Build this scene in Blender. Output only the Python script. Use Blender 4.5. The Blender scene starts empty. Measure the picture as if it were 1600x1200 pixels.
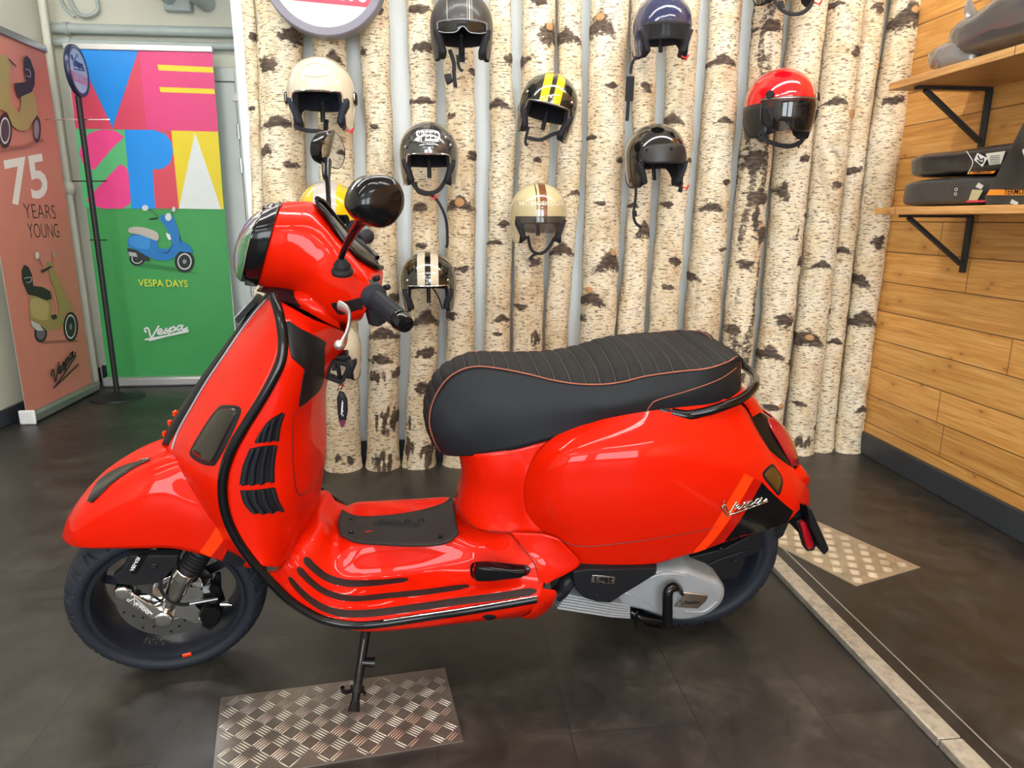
import bpy, bmesh, math, random
from mathutils import Vector, Matrix, noise
from mathutils.bvhtree import BVHTree
random.seed(7)
PI = math.pi
V = Vector
COL = bpy.context.scene.collection
SC = bpy.context.scene

# ------------------------------------------------------------------ camera
FPX = 1090.0
PITCH = math.atan(260 / FPX)
YAW = math.radians(5.8)
H = 1.091
cp, sp, cy, sy = math.cos(PITCH), math.sin(PITCH), math.cos(YAW), math.sin(YAW)
FWD = V((sy * cp, cy * cp, -sp)); RIGHT = V((cy, -sy, 0)); UP = RIGHT.cross(FWD)
EYE = V((0, 0, H))
cam_d = bpy.data.cameras.new('camera')
cam_d.sensor_width = 36.0; cam_d.lens = 36.0 * FPX / 1600.0; cam_d.clip_start = 0.05
cam = bpy.data.objects.new('camera', cam_d); COL.objects.link(cam)
cam.matrix_world = Matrix.Translation(EYE) @ Matrix((RIGHT, UP, -FWD)).transposed().to_4x4()
SC.camera = cam

def ray(u, v): return RIGHT * (u - 800) - UP * (v - 600) + FWD * FPX
def atz(u, v, z=0.0):
    d = ray(u, v); return EYE + d * ((z - H) / d.z)
def aty(u, v, y):
    d = ray(u, v); return EYE + d * (y / d.y)
def atx(u, v, x):
    d = ray(u, v); return EYE + d * (x / d.x)

# ------------------------------------------------------------------ materials
def srgb(c):
    if isinstance(c, str):
        c = c.lstrip('#'); c = [int(c[i:i + 2], 16) / 255 for i in (0, 2, 4)]
    return tuple((x / 12.92 if x <= 0.04045 else ((x + 0.055) / 1.055) ** 2.4) for x in c)

def mat(name, col, rough=0.5, metal=0.0, coat=0.0, spec=0.5, alpha=1.0, trans=0.0, emit=0.0, bump=0.0, bscale=200.0, var=0.0, ior=1.45):
    m = bpy.data.materials.new(name); m.use_nodes = True
    nt = m.node_tree; b = nt.nodes['Principled BSDF']
    c = srgb(col) if isinstance(col, str) else col
    b.inputs['Base Color'].default_value = (*c, 1)
    b.inputs['Roughness'].default_value = rough; b.inputs['Metallic'].default_value = metal
    b.inputs['Coat Weight'].default_value = coat; b.inputs['Coat Roughness'].default_value = 0.04
    b.inputs['Specular IOR Level'].default_value = spec; b.inputs['Alpha'].default_value = alpha
    b.inputs['Transmission Weight'].default_value = trans; b.inputs['IOR'].default_value = ior
    if emit:
        b.inputs['Emission Color'].default_value = (*c, 1); b.inputs['Emission Strength'].default_value = emit
    tc = nt.nodes.new('ShaderNodeTexCoord')
    n = nt.nodes.new('ShaderNodeTexNoise'); n.inputs['Scale'].default_value = bscale; n.inputs['Detail'].default_value = 4
    nt.links.new(tc.outputs['Object'], n.inputs['Vector'])
    if bump:
        bp = nt.nodes.new('ShaderNodeBump'); bp.inputs['Strength'].default_value = bump; bp.inputs['Distance'].default_value = 0.002
        nt.links.new(n.outputs['Fac'], bp.inputs['Height']); nt.links.new(bp.outputs['Normal'], b.inputs['Normal'])
    v = var if var else 0.05
    n2 = nt.nodes.new('ShaderNodeTexNoise'); n2.inputs['Scale'].default_value = 9; n2.inputs['Detail'].default_value = 3
    nt.links.new(tc.outputs['Object'], n2.inputs['Vector'])
    mr = nt.nodes.new('ShaderNodeMapRange'); mr.inputs[1].default_value = 0.3; mr.inputs[2].default_value = 0.7
    mr.inputs[3].default_value = 1 - v; mr.inputs[4].default_value = 1 + v
    nt.links.new(n2.outputs['Fac'], mr.inputs[0])
    mx = nt.nodes.new('ShaderNodeVectorMath'); mx.operation = 'SCALE'; mx.inputs[0].default_value = c
    nt.links.new(mr.outputs[0], mx.inputs['Scale']); nt.links.new(mx.outputs[0], b.inputs['Base Color'])
    return m

class NT:
    def __init__(s, name, rough=0.6):
        s.m = bpy.data.materials.new(name); s.m.use_nodes = True
        s.t = s.m.node_tree; s.b = s.t.nodes['Principled BSDF']; s.b.inputs['Roughness'].default_value = rough
        s.tc = s.n('ShaderNodeTexCoord')
    def n(s, typ, **kw):
        x = s.t.nodes.new(typ)
        for k, v in kw.items(): setattr(x, k, v)
        return x
    def l(s, a, b): s.t.links.new(a, b)
    def mapping(s, scale, loc=(0, 0, 0), rot=(0, 0, 0), src=None):
        m = s.n('ShaderNodeMapping'); m.inputs['Scale'].default_value = scale; m.inputs['Location'].default_value = loc
        m.inputs['Rotation'].default_value = rot
        s.l(src or s.tc.outputs['Object'], m.inputs['Vector']); return m.outputs['Vector']
    def noise(s, vec, scale, detail=4, rough=0.5, dist=0.0):
        x = s.n('ShaderNodeTexNoise'); x.inputs['Scale'].default_value = scale; x.inputs['Detail'].default_value = detail
        x.inputs['Roughness'].default_value = rough; x.inputs['Distortion'].default_value = dist
        s.l(vec, x.inputs['Vector']); return x.outputs['Fac']
    def ramp(s, fac, stops):
        r = s.n('ShaderNodeValToRGB')
        while len(r.color_ramp.elements) < len(stops): r.color_ramp.elements.new(0.5)
        for e, (p, c) in zip(r.color_ramp.elements, stops):
            e.position = p; e.color = (*(srgb(c) if isinstance(c, str) else ((c,) * 3 if isinstance(c, (int, float)) else c)), 1)
        s.l(fac, r.inputs[0]); return r.outputs[0]
    def mix(s, fac, a, b, mode='MIX'):
        x = s.n('ShaderNodeMix', data_type='RGBA', blend_type=mode)
        for sock, v in ((x.inputs[0], fac), (x.inputs[6], a), (x.inputs[7], b)):
            if isinstance(v, (int, float)): sock.default_value = v
            elif isinstance(v, tuple): sock.default_value = (*v, 1)
            elif isinstance(v, str): sock.default_value = (*srgb(v), 1)
            else: s.l(v, sock)
        return x.outputs[2]
    def math(s, op, a, b=0.0, c=0.0):
        x = s.n('ShaderNodeMath', operation=op)
        for i, v in enumerate((a, b, c)):
            if isinstance(v, (int, float)): x.inputs[i].default_value = v
            else: s.l(v, x.inputs[i])
        return x.outputs[0]
    def sep(s, vec):
        x = s.n('ShaderNodeSeparateXYZ'); s.l(vec, x.inputs[0]); return x.outputs
    def bump(s, h, strength=0.3, dist=0.01):
        x = s.n('ShaderNodeBump'); x.inputs['Strength'].default_value = strength; x.inputs['Distance'].default_value = dist
        s.l(h, x.inputs['Height']); s.l(x.outputs[0], s.b.inputs['Normal'])
    def color(s, c): s.l(c, s.b.inputs['Base Color'])

M = {}
M['red'] = mat('orange_red_paint', (0.60, 0.0095, 0.0008), 0.4, coat=0.42, spec=0.05, var=0.01)
M['stripe'] = mat('light_orange_stripe', (1.0, 0.045, 0.003), 0.3, spec=.2, coat=0.3, var=0.01)
M['stripe2'] = mat('deep_red_stripe', (0.42, 0.006, 0.0015), 0.3, spec=.2, coat=0.3, var=0.01)
M['gloss_black'] = mat('gloss_black', (0.004, 0.004, 0.005), 0.16, spec=.25, coat=.22)
M['black'] = mat('satin_black_plastic', (0.009, 0.009, 0.011), 0.45, spec=.25, bump=0.08, bscale=600)
M['matte_black'] = mat('matte_black_plastic', (0.011, 0.011, 0.013), 0.6, spec=.25, bump=0.15, bscale=900)
M['rubber'] = mat('black_rubber', (0.013, 0.015, 0.022), 0.6, spec=.25, bump=0.1, bscale=400)
M['mat_rubber'] = mat('grey_rubber_mat', (0.024, 0.021, 0.019), 0.62, spec=.25, bump=0.25, bscale=900)
M['strip'] = mat('brown_rubber_strip', (0.020, 0.010, 0.009), 0.55, spec=.25, bump=0.2, bscale=700)
M['rim'] = mat('dark_rim', (0.012, 0.014, 0.022), 0.35)
M['seat_side'] = mat('seat_vinyl', (0.010, 0.012, 0.015), 0.5, spec=.25, bump=0.25, bscale=1200)
M['seat_top'] = mat('seat_top_vinyl', (0.016, 0.0155, 0.0155), 0.66, spec=.2, bump=0.5, bscale=900)
M['seam'] = mat('seat_seam', (0.05, 0.049, 0.046), 0.7)
M['stitch'] = mat('orange_stitch', (0.30, 0.09, 0.05), 0.6)
M['chrome'] = mat('chrome', (0.75, 0.75, 0.75), 0.12, metal=1.0)
M['steel'] = mat('brushed_steel', (0.35, 0.35, 0.34), 0.32, metal=1.0, bump=0.1, bscale=300)
M['silver'] = mat('silver_paint', (0.33, 0.35, 0.37), 0.38, metal=0.3, bump=0.1, bscale=500)
M['alu_lever'] = mat('satin_aluminium', (0.55, 0.55, 0.55), 0.3, metal=0.9)
M['red_lens'] = mat('red_lens', (0.35, 0.004, 0.012), 0.08, coat=1.0)
M['smoke'] = mat('smoked_lens', (0.014, 0.012, 0.009), 0.15, spec=.3, coat=.3)
M['amber'] = mat('dark_amber_reflector', (0.075, 0.035, 0.006), 0.25, coat=0.3)
M['tyre'] = mat('tyre_rubber', (0.016, 0.019, 0.027), 0.62, spec=.3, bump=0.1, bscale=400)
M['glass'] = mat('clear_glass', (0.9, 0.93, 0.92), 0.02, trans=1.0, ior=1.45)
M['reflector'] = mat('headlight_reflector', (0.6, 0.6, 0.57), 0.2, metal=0.9)
M['seamline'] = mat('panel_gap', (0.10, 0.004, 0.002), 0.5)
M['white'] = mat('white', (0.78, 0.78, 0.76), 0.5)
M['mirror'] = mat('mirror_glass', (0.8, 0.8, 0.8), 0.03, metal=1.0)

# ------------------------------------------------------------------ mesh helpers
def link(name, verts, faces, mats, parent=None, fr=None, smooth=True, mi=None, recalc=True, solid=0.0, bevel=0.0, out=None, subsurf=0):
    """one mesh object from plain lists; fr maps the verts into the parent's space"""
    me = bpy.data.meshes.new(name)
    vs = [V(v) for v in verts]
    if fr is not None: vs = [fr @ v for v in vs]
    me.from_pydata([tuple(v) for v in vs], [], faces)
    if not isinstance(mats, (list, tuple)): mats = [mats]
    for m in mats: me.materials.append(m)
    if mi: me.polygons.foreach_set('material_index', mi)
    if recalc or out is not None:
        bm = bmesh.new(); bm.from_mesh(me)
        bmesh.ops.remove_doubles(bm, verts=bm.verts, dist=1e-5)
        bmesh.ops.recalc_face_normals(bm, faces=bm.faces)
        if out is not None:
            if sum(f.normal.dot(f.calc_center_median() - V(out)) * f.calc_area() for f in bm.faces) < 0:
                bmesh.ops.reverse_faces(bm, faces=bm.faces)
        bm.to_mesh(me); bm.free()
    if smooth: me.polygons.foreach_set('use_smooth', [True] * len(me.polygons))
    o = bpy.data.objects.new(name, me); COL.objects.link(o)
    if parent is not None: o.parent = parent
    if bevel:
        md = o.modifiers.new('bevel', 'BEVEL'); md.width = bevel; md.segments = 2; md.limit_method = 'ANGLE'; md.angle_limit = 0.6
    if solid:
        md = o.modifiers.new('solid', 'SOLIDIFY'); md.thickness = solid; md.offset = -1
    if subsurf:
        md = o.modifiers.new('sub', 'SUBSURF'); md.levels = subsurf; md.render_levels = subsurf
    if smooth and (bevel or not subsurf):
        try: me.set_sharp_from_angle(angle=math.radians(38))
        except Exception: pass
    return o

class MB:
    """collects shapes, then links them as ONE mesh"""
    def __init__(s): s.v = []; s.f = []; s.mi = []
    def add(s, vs, fs, m=0):
        k = len(s.v); s.v += [V(x) for x in vs]; s.f += [tuple(i + k for i in f) for f in fs]; s.mi += [m] * len(fs); return s
    def box(s, a, b, m=0, M4=None):
        (x0, y0, z0), (x1, y1, z1) = a, b
        vs = [V((x, y, z)) for x in (x0, x1) for y in (y0, y1) for z in (z0, z1)]
        if M4 is not None: vs = [M4 @ v for v in vs]
        return s.add(vs, [(0, 1, 3, 2), (4, 6, 7, 5), (0, 4, 5, 1), (2, 3, 7, 6), (0, 2, 6, 4), (1, 5, 7, 3)], m)
    def tube(s, path, r, n=10, m=0, smooth=6, flat=None, closed=False, cap=True):
        path = [V(p) for p in path]
        rs = list(r) if isinstance(r, (list, tuple)) else [r] * len(path)
        if smooth and len(path) > 2 or closed:
            path, rs = cr_path(path, rs, max(1, smooth), closed)
        N = len(path); rings = []
        up = None
        for i in range(N):
            a = path[(i - 1) % N] if (closed or i > 0) else path[i]
            b = path[(i + 1) % N] if (closed or i < N - 1) else path[i]
            t = (b - a).normalized() if (b - a).length > 1e-9 else V((0, 0, 1))
            if up is None:
                up = V((0, 1, 0)) if flat is None else V(flat)
                if abs(t.dot(up)) > .95: up = V((1, 0, 0))
            if flat is not None: up = V(flat)
            sd = t.cross(up)
            if sd.length < 1e-6: sd = t.cross(V((1, 0.1, 0)))
            sd.normalize(); u2 = sd.cross(t).normalized()
            if flat is None: up = u2
            ri = rs[i]; ra, rb = (ri if isinstance(ri, tuple) else (ri, ri))
            rings.append([path[i] + sd * (ra * math.cos(2 * PI * k / n)) + u2 * (rb * math.sin(2 * PI * k / n)) for k in range(n)])
        vs = [p for rg in rings for p in rg]; fs = []
        for i in range(N if closed else N - 1):
            j = (i + 1) % N
            for k in range(n):
                fs.append((i * n + k, i * n + (k + 1) % n, j * n + (k + 1) % n, j * n + k))
        if cap and not closed:
            fs.append(tuple(reversed(range(n)))); fs.append(tuple((N - 1) * n + k for k in range(n)))
        return s.add(vs, fs, m)
    def lathe(s, prof, c, axis=(0, 0, 1), n=48, m=0, closed=False, xdir=None, arc=None):
        """prof = (radius, along-axis) list"""
        ax = V(axis).normalized(); x = V(xdir) if xdir else (V((1, 0, 0)) if abs(ax.x) < .9 else V((0, 0, 1)))
        x = (x - ax * x.dot(ax)).normalized(); y = ax.cross(x); c = V(c)
        vs = []; fs = []; L = len(prof)
        for k in range(n):
            a = 2 * PI * k / n; d = x * math.cos(a) + y * math.sin(a)
            for (r, h) in prof: vs.append(c + d * r + ax * h)
        for k in range(n):
            j = (k + 1) % n
            for i in range(L if closed else L - 1):
                i2 = (i + 1) % L
                fs.append((k * L + i, j * L + i, j * L + i2, k * L + i2))
        return s.add(vs, fs, m)
    def prism(s, poly, d, m=0, shrink=0.0, steps=None):
        """poly: planar ring of Vectors, extruded by vector d; steps = (fraction, scale) rings for a pillowed face"""
        poly = [V(p) for p in poly]; n = len(poly); d = V(d)
        cen = sum(poly, V()) / n
        steps = steps or [(0, 1), (1, 1 - shrink)]
        vs = []; fs = []
        for (f, sc) in steps: vs += [cen + (p - cen) * sc + d * f for p in poly]
        for j in range(len(steps) - 1):
            for k in range(n): fs.append((j * n + k, j * n + (k + 1) % n, (j + 1) * n + (k + 1) % n, (j + 1) * n + k))
        fs.append(tuple(reversed(range(n)))); fs.append(tuple((len(steps) - 1) * n + k for k in range(n)))
        return s.add(vs, fs, m)
    def ball(s, c, r, n=16, m=0, R=None):
        c = V(c); r = V(r) if not isinstance(r, (int, float)) else V((r, r, r)); vs = []; fs = []
        K = n // 2
        for i in range(K + 1):
            ph = PI * i / K
            for k in range(n):
                a = 2 * PI * k / n; p = V((r.x * math.sin(ph) * math.cos(a), r.y * math.sin(ph) * math.sin(a), r.z * math.cos(ph)))
                vs.append(c + (R @ p if R else p))
        for i in range(K):
            for k in range(n): fs.append((i * n + k, i * n + (k + 1) % n, (i + 1) * n + (k + 1) % n, (i + 1) * n + k))
        return s.add(vs, fs, m)
    def build(s, name, mats, parent=None, fr=None, **kw):
        kw.setdefault('recalc', True)
        if isinstance(mats, (list, tuple)): kw['mi'] = s.mi
        return link(name, s.v, s.f, mats, parent, fr, **kw)

def cr(p0, p1, p2, p3, t):
    return 0.5 * ((2 * p1) + (p2 - p0) * t + (2 * p0 - 5 * p1 + 4 * p2 - p3) * t * t + (3 * p1 - p0 - 3 * p2 + p3) * t ** 3)
def cr_path(path, rs, k, closed=False):
    N = len(path); P = []; R = []
    g = (lambda i: i % N) if closed else (lambda i: max(0, min(N - 1, i)))
    tup = isinstance(rs[0], tuple)
    for i in range(N if closed else N - 1):
        for j in range(k):
            t = j / k
            P.append(cr(path[g(i - 1)], path[g(i)], path[g(i + 1)], path[g(i + 2)], t))
            a, b = rs[g(i)], rs[g(i + 1)]
            R.append(tuple(x * (1 - t) + y * t for x, y in zip(a, b)) if tup else a * (1 - t) + b * t)
    if not closed: P.append(path[-1]); R.append(rs[-1])
    return P, R
def cr_line(pts, k):
    return cr_path([V(p) for p in pts], [0.0] * len(pts), k)[0]

def surf(rows, ku=6, kv=6):
    """smooth surface through a grid of Vectors; returns grid of sampled points"""
    r1 = [cr_line(r, ku) for r in rows]
    cols = [cr_line([r[i] for r in r1], kv) for i in range(len(r1[0]))]
    return [[cols[i][j] for i in range(len(cols))] for j in range(len(cols[0]))]
def grid_mesh(g, closed=False):
    nr, nc = len(g), len(g[0]); vs = [p for r in g for p in r]; fs = []
    for i in range(nr - 1):
        for j in range(nc if closed else nc - 1):
            j2 = (j + 1) % nc
            fs.append((i * nc + j, i * nc + j2, (i + 1) * nc + j2, (i + 1) * nc + j))
    return vs, fs
def my(p): return V((p.x, -p.y, p.z))

def empty(name, label, cat, loc=(0, 0, 0), rot=(0, 0, 0), group=None, mtx=None):
    o = bpy.data.objects.new(name, None); COL.objects.link(o); o.empty_display_size = 0.05
    if mtx is not None: o.matrix_world = mtx
    else: o.location = loc; o.rotation_euler = rot
    return tag(o, label, cat, group)
def tag(o, label, cat, group=None, kind=None):
    o['label'] = label; o['category'] = cat
    if group: o['group'] = group
    if kind: o['kind'] = kind
    return o
def struct(o, label=None):
    o['kind'] = 'structure'
    if label: o['label'] = label
    return o
def text_mesh(body, size, font_scale=(1, 1), align='CENTER', spacing=1.0, bold=0.0):
    """returns (verts2d, faces) of a line of lettering"""
    cu = bpy.data.curves.new('txt', 'FONT'); cu.body = body; cu.size = size; cu.align_x = align; cu.align_y = 'CENTER'
    cu.space_character = spacing; cu.offset = bold; cu.resolution_u = 3
    ob = bpy.data.objects.new('txt', cu); COL.objects.link(ob)
    dg = bpy.context.evaluated_depsgraph_get(); me = bpy.data.meshes.new_from_object(ob.evaluated_get(dg))
    vs = [(v.co.x * font_scale[0], v.co.y * font_scale[1]) for v in me.vertices]; fs = [tuple(p.vertices) for p in me.polygons]
    bpy.data.objects.remove(ob); bpy.data.curves.remove(cu); bpy.data.meshes.remove(me)
    return vs, fs

# joined-up script wordmark, unit width, as strokes
SCRIPT = [[(.03, .27), (-.01, .33), (.0, .41), (.05, .42), (.08, .33), (.10, .16), (.13, .06), (.2, .2), (.3, .42)],
          [(.25, .16), (.33, .19), (.36, .25), (.33, .29), (.28, .24), (.28, .15), (.33, .11), (.4, .16)],
          [(.4, .16), (.47, .29), (.44, .24), (.48, .17), (.45, .11), (.39, .12)],
          [(.47, .13), (.56, .28), (.49, .01)], [(.545, .21), (.6, .28), (.645, .24), (.62, .15), (.56, .12), (.53, .15)],
          [(.62, .14), (.7, .2)], [(.79, .27), (.73, .28), (.69, .21), (.71, .13), (.77, .17), (.82, .28), (.79, .16), (.84, .12), (.92, .17)],
          [(.07, -.03), (.3, -.01), (.6, .03), (.93, .08)]]
SCRIPT = [[(x, y + x * .18) for x, y in s] for s in SCRIPT]
# ------------------------------------------------------------------ room materials
def floor_mat():
    t = NT('dark_vinyl_tile_floor', 0.4); o = t.tc.outputs['Object']
    a = t.noise(t.mapping((1, 1, 1)), 2.2, 6, 0.62, 0.6); b = t.noise(t.mapping((1, 1, 1), (7, 3, 0)), 9, 8, 0.7, 0.4)
    c = t.noise(t.mapping((1, 1, 1), (1, 9, 0)), 220, 3, 0.7)
    col = t.ramp(a, [(0.30, (.016, .0150, .0133)), (0.5, (.029, .0262, .0228)), (0.72, (.050, .044, .0375))])
    col2 = t.ramp(b, [(0.28, .55), (0.5, .95), (0.75, 1.9)])
    col = t.mix(1.0, col, col2, 'MULTIPLY')
    col = t.mix(1.0, col, t.ramp(c, [(0.3, .85), (0.7, 1.15)]), 'MULTIPLY')
    s = t.sep(o)
    # tile joints: 0.2866 m strips along Y, staggered cross joints
    xs = t.math('DIVIDE', t.math('ADD', s[0], 0.315 + 2.866), 0.2866)
    fx = t.math('FRACT', xs); ix = t.math('FLOOR', xs)
    ys = t.math('DIVIDE', t.math('ADD', t.math('ADD', s[1], t.math('MULTIPLY', t.math('MODULO', ix, 2.0), 0.44)), 8.0 - 1.36), 0.88)
    fy = t.math('FRACT', ys)
    lx = t.math('MINIMUM', fx, t.math('SUBTRACT', 1.0, fx)); ly = t.math('MINIMUM', fy, t.math('SUBTRACT', 1.0, fy))
    gx = t.math('LESS_THAN', lx, 0.0055); gy = t.math('LESS_THAN', ly, 0.0018)
    g = t.math('MAXIMUM', gx, gy)
    col = t.mix(t.math('MULTIPLY', g, 0.75), col, (.012, .010, .009))
    # tile to tile tone
    w = t.n('ShaderNodeTexWhiteNoise'); w.noise_dimensions = '2D'
    cb = t.n('ShaderNodeCombineXYZ'); t.l(ix, cb.inputs[0]); t.l(t.math('FLOOR', ys), cb.inputs[1]); t.l(cb.outputs[0], w.inputs[0])
    mr = t.n('ShaderNodeMapRange'); mr.inputs[3].default_value = .84; mr.inputs[4].default_value = 1.14; t.l(w.outputs[0], mr.inputs[0])
    col = t.mix(1.0, col, mr.outputs[0], 'MULTIPLY')
    t.color(col)
    t.l(t.ramp(b, [(0.3, .30), (0.7, .50)]), t.b.inputs['Roughness'])
    t.bump(c, 0.12, 0.002)
    return t.m
def bark_mat():
    t = NT('birch_bark', 0.78)
    oi = t.n('ShaderNodeObjectInfo'); o = t.tc.outputs['Object']
    add = t.n('ShaderNodeVectorMath', operation='MULTIPLY_ADD'); add.inputs[1].default_value = (1, 1, 1)
    cb = t.n('ShaderNodeCombineXYZ'); r = t.math('MULTIPLY', oi.outputs['Random'], 37.0)
    for i in range(3): t.l(r, cb.inputs[i])
    t.l(o, add.inputs[0]); t.l(cb.outputs[0], add.inputs[2]); p = add.outputs[0]
    big = t.noise(t.mapping((1, 1, .55), src=p), 9, 5, 0.6, 0.5)
    col = t.ramp(big, [(0.30, (.50, .33, .17)), (0.42, (.70, .55, .33)), (0.54, (.82, .71, .50)), (0.72, (.86, .79, .65))])
    tint = t.ramp(r, [(0, (1, .95, .88)), (1, (1, 1, 1))])
    # papery horizontal peel
    peel = t.noise(t.mapping((14, 14, 120), src=p), 1.0, 5, 0.65, 0.8)
    col = t.mix(t.math('MULTIPLY', 1.0, t.ramp(peel, [(0.42, 0.0), (0.60, .55)])), col, (.85, .77, .63))
    # fine dark flecks
    fl = t.noise(t.mapping((45, 45, 190), src=p), 1.0, 3, 0.6, 0.3)
    col = t.mix(t.ramp(fl, [(0.38, .9), (0.45, 0.0)]), col, (.16, .10, .06))
    # lenticel dashes
    ln = t.noise(t.mapping((20, 20, 260), (3, 3, 3), src=p), 1.0, 2, 0.5)
    col = t.mix(t.ramp(ln, [(0.30, .85), (0.36, 0.0)]), col, (.09, .055, .035))
    # green grey lichen/dirt blotches
    di = t.noise(t.mapping((5, 5, 3), (9, 1, 4), src=p), 1.0, 6, 0.7, 1.0)
    col = t.mix(t.ramp(di, [(0.56, 0.0), (0.66, .5)]), col, (.34, .28, .19))
    at = t.n('ShaderNodeAttribute'); at.attribute_name = 'mark'
    mk = t.math('ADD', at.outputs['Fac'], t.math('MULTIPLY', t.math('SUBTRACT', t.noise(t.mapping((42, 42, 95), src=p), 1.0, 6, .75, .6), .5), 2.0))
    mcol = t.ramp(t.noise(t.mapping((30, 30, 110), src=p), 1.0, 4, .7), [(.35, (.028, .020, .016)), (.52, (.085, .057, .040)), (.7, (.20, .145, .10))])
    col = t.mix(t.ramp(mk, [(0.40, 0.0), (0.66, 1.0)]), col, mcol)
    kn = t.n('ShaderNodeAttribute'); kn.attribute_name = 'knot'
    col = t.mix(t.ramp(kn.outputs['Fac'], [(.5, 0.0), (.6, 1.0)]), col, (.50, .27, .11))
    t.color(col)
    h = t.math('ADD', t.math('MULTIPLY', peel, .5), t.math('SUBTRACT', t.math('MULTIPLY', fl, .5), t.math('MULTIPLY', mk, .25)))
    t.bump(h, 0.55, 0.006)
    return t.m
def plank_mat(name, base, dark, light, axis='Y'):
    """spruce boards; grain runs along axis, boards stacked in z"""
    t = NT(name, 0.42); s = t.sep(t.tc.outputs['Object'])
    zz = t.math('DIVIDE', t.math('ADD', s[2], 1.43), 0.1318); iz = t.math('FLOOR', zz); fz = t.math('FRACT', zz)
    sh = t.math('MULTIPLY', iz, 3.17)
    cb = t.n('ShaderNodeCombineXYZ'); t.l(t.math('ADD', s[1], sh), cb.inputs[1]); t.l(t.math('ADD', s[2], sh), cb.inputs[2]); t.l(s[0], cb.inputs[0])
    p = cb.outputs[0]
    g = t.noise(t.mapping((1, 1.6, 34), src=p), 1.0, 6, .62, 1.6)
    g2 = t.noise(t.mapping((1, 5, 160), src=p), 1.0, 3, .6, .4)
    col = t.ramp(g, [(.30, dark), (.48, base), (.68, light)])
    col = t.mix(1.0, col, t.ramp(g2, [(.3, .86), (.7, 1.1)]), 'MULTIPLY')
    # knots
    cb2 = t.n('ShaderNodeCombineXYZ'); t.l(t.math('MULTIPLY', t.math('ADD', s[1], sh), 3.6), cb2.inputs[0]); t.l(t.math('MULTIPLY', s[2], 7.0), cb2.inputs[1])
    vo = t.n('ShaderNodeTexVoronoi', voronoi_dimensions='2D'); vo.inputs['Scale'].default_value = 1.0; t.l(cb2.outputs[0], vo.inputs['Vector'])
    kn = t.ramp(vo.outputs['Distance'], [(0.030, 1.0), (0.055, 0.0)])
    col = t.mix(t.math('MULTIPLY', kn, .8), col, (.17, .06, .018))
    halo = t.ramp(vo.outputs['Distance'], [(0.05, .55), (0.20, 0.0)])
    col = t.mix(halo, col, dark)
    w = t.n('ShaderNodeTexWhiteNoise'); w.noise_dimensions = '1D'; t.l(iz, w.inputs[1])
    mr = t.n('ShaderNodeMapRange'); mr.inputs[3].default_value = .86; mr.inputs[4].default_value = 1.1; t.l(w.outputs[0], mr.inputs[0])
    col = t.mix(1.0, col, mr.outputs[0], 'MULTIPLY')
    # board joints: long grooves and butt ends
    lz = t.math('MINIMUM', fz, t.math('SUBTRACT', 1.0, fz))
    yb = t.math('FRACT', t.math('DIVIDE', t.math('ADD', s[1], t.math('MULTIPLY', w.outputs[0], 1.9)), 1.35))
    ly = t.math('MINIMUM', yb, t.math('SUBTRACT', 1.0, yb))
    gr = t.math('MAXIMUM', t.math('LESS_THAN', lz, .016), t.math('LESS_THAN', ly, .0014))
    col = t.mix(t.math('MULTIPLY', gr, .85), col, (.07, .026, .008))
    t.color(col)
    t.bump(t.math('SUBTRACT', t.math('MULTIPLY', g2, .3), gr), .35, .003)
    return t.m
def plaster(name, c, rough=.7, b=.25):
    t = NT(name, rough); n = t.noise(t.mapping((1, 1, 1)), 1.5, 5, .6); n2 = t.noise(t.mapping((1, 1, 1)), 60, 5, .7)
    c2 = tuple(x * .86 for x in c)
    t.color(t.mix(n, c, c2)); t.bump(n2, b, .004); return t.m
M['floor'] = floor_mat(); M['bark'] = bark_mat()
M['planks'] = plank_mat('varnished_spruce_boards', (.68, .34, .088), (.54, .235, .050), (.78, .45, .145))
M['shelfwood'] = plank_mat('shelf_pine', (.60, .32, .11), (.42, .18, .05), (.70, .42, .17))
M['wall'] = plaster('cream_plaster', (.70, .69, .58)); M['wallwhite'] = plaster('pale_blue_white_plaster', (.88, .93, .94), b=.1)
M['doorw'] = plaster('painted_white_door', (.74, .78, .73), .4, .03)
M['skirt'] = mat('dark_grey_skirting', (.035, .040, .048), .4, bump=.05, bscale=60)
M['pipe'] = mat('grey_painted_pipe', (.44, .50, .48), .4)
M['ceil'] = plaster('white_ceiling', (.70, .70, .68))
M['alu'] = mat('anodised_aluminium', (.60, .60, .60), .35, metal=.6)
M['darkmetal'] = mat('black_powder_coat', (.010, .010, .011), .5, bump=.05)

def box_obj(name, a, b, m, parent=None, bevel=0.0, kind=None, smooth=False):
    o = MB().box(a, b).build(name, m, parent, smooth=smooth or bool(bevel), bevel=bevel)
    if kind: o['kind'] = kind
    return o

# ------------------------------------------------------------------ room shell
YF, YP, YB, XR, XL, ZC = -3.2, 3.125, 4.98, 1.990, -2.36, 2.62
box_obj('floor', (XL - .1, YF, -.05), (XR + .1, YB + .1, 0), M['floor'], kind='structure')
box_obj('ceiling', (XL - .1, YF, ZC), (XR + .1, YB + .1, ZC + .08), M['ceil'], kind='structure')
box_obj('wall_right', (XR, YF, 0), (XR + .1, YP + .12, ZC), M['planks'], kind='structure')
box_obj('wall_left', (XL - .1, YF, 0), (XL, YB, ZC), M['wall'], kind='structure')
box_obj('wall_back', (XL - .1, YB, 0), (XR, YB + .1, ZC), M['wall'], kind='structure')
box_obj('wall_center', (-.80, YP, 0), (XR, YP + .10, ZC), M['wallwhite'], kind='structure')
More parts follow.
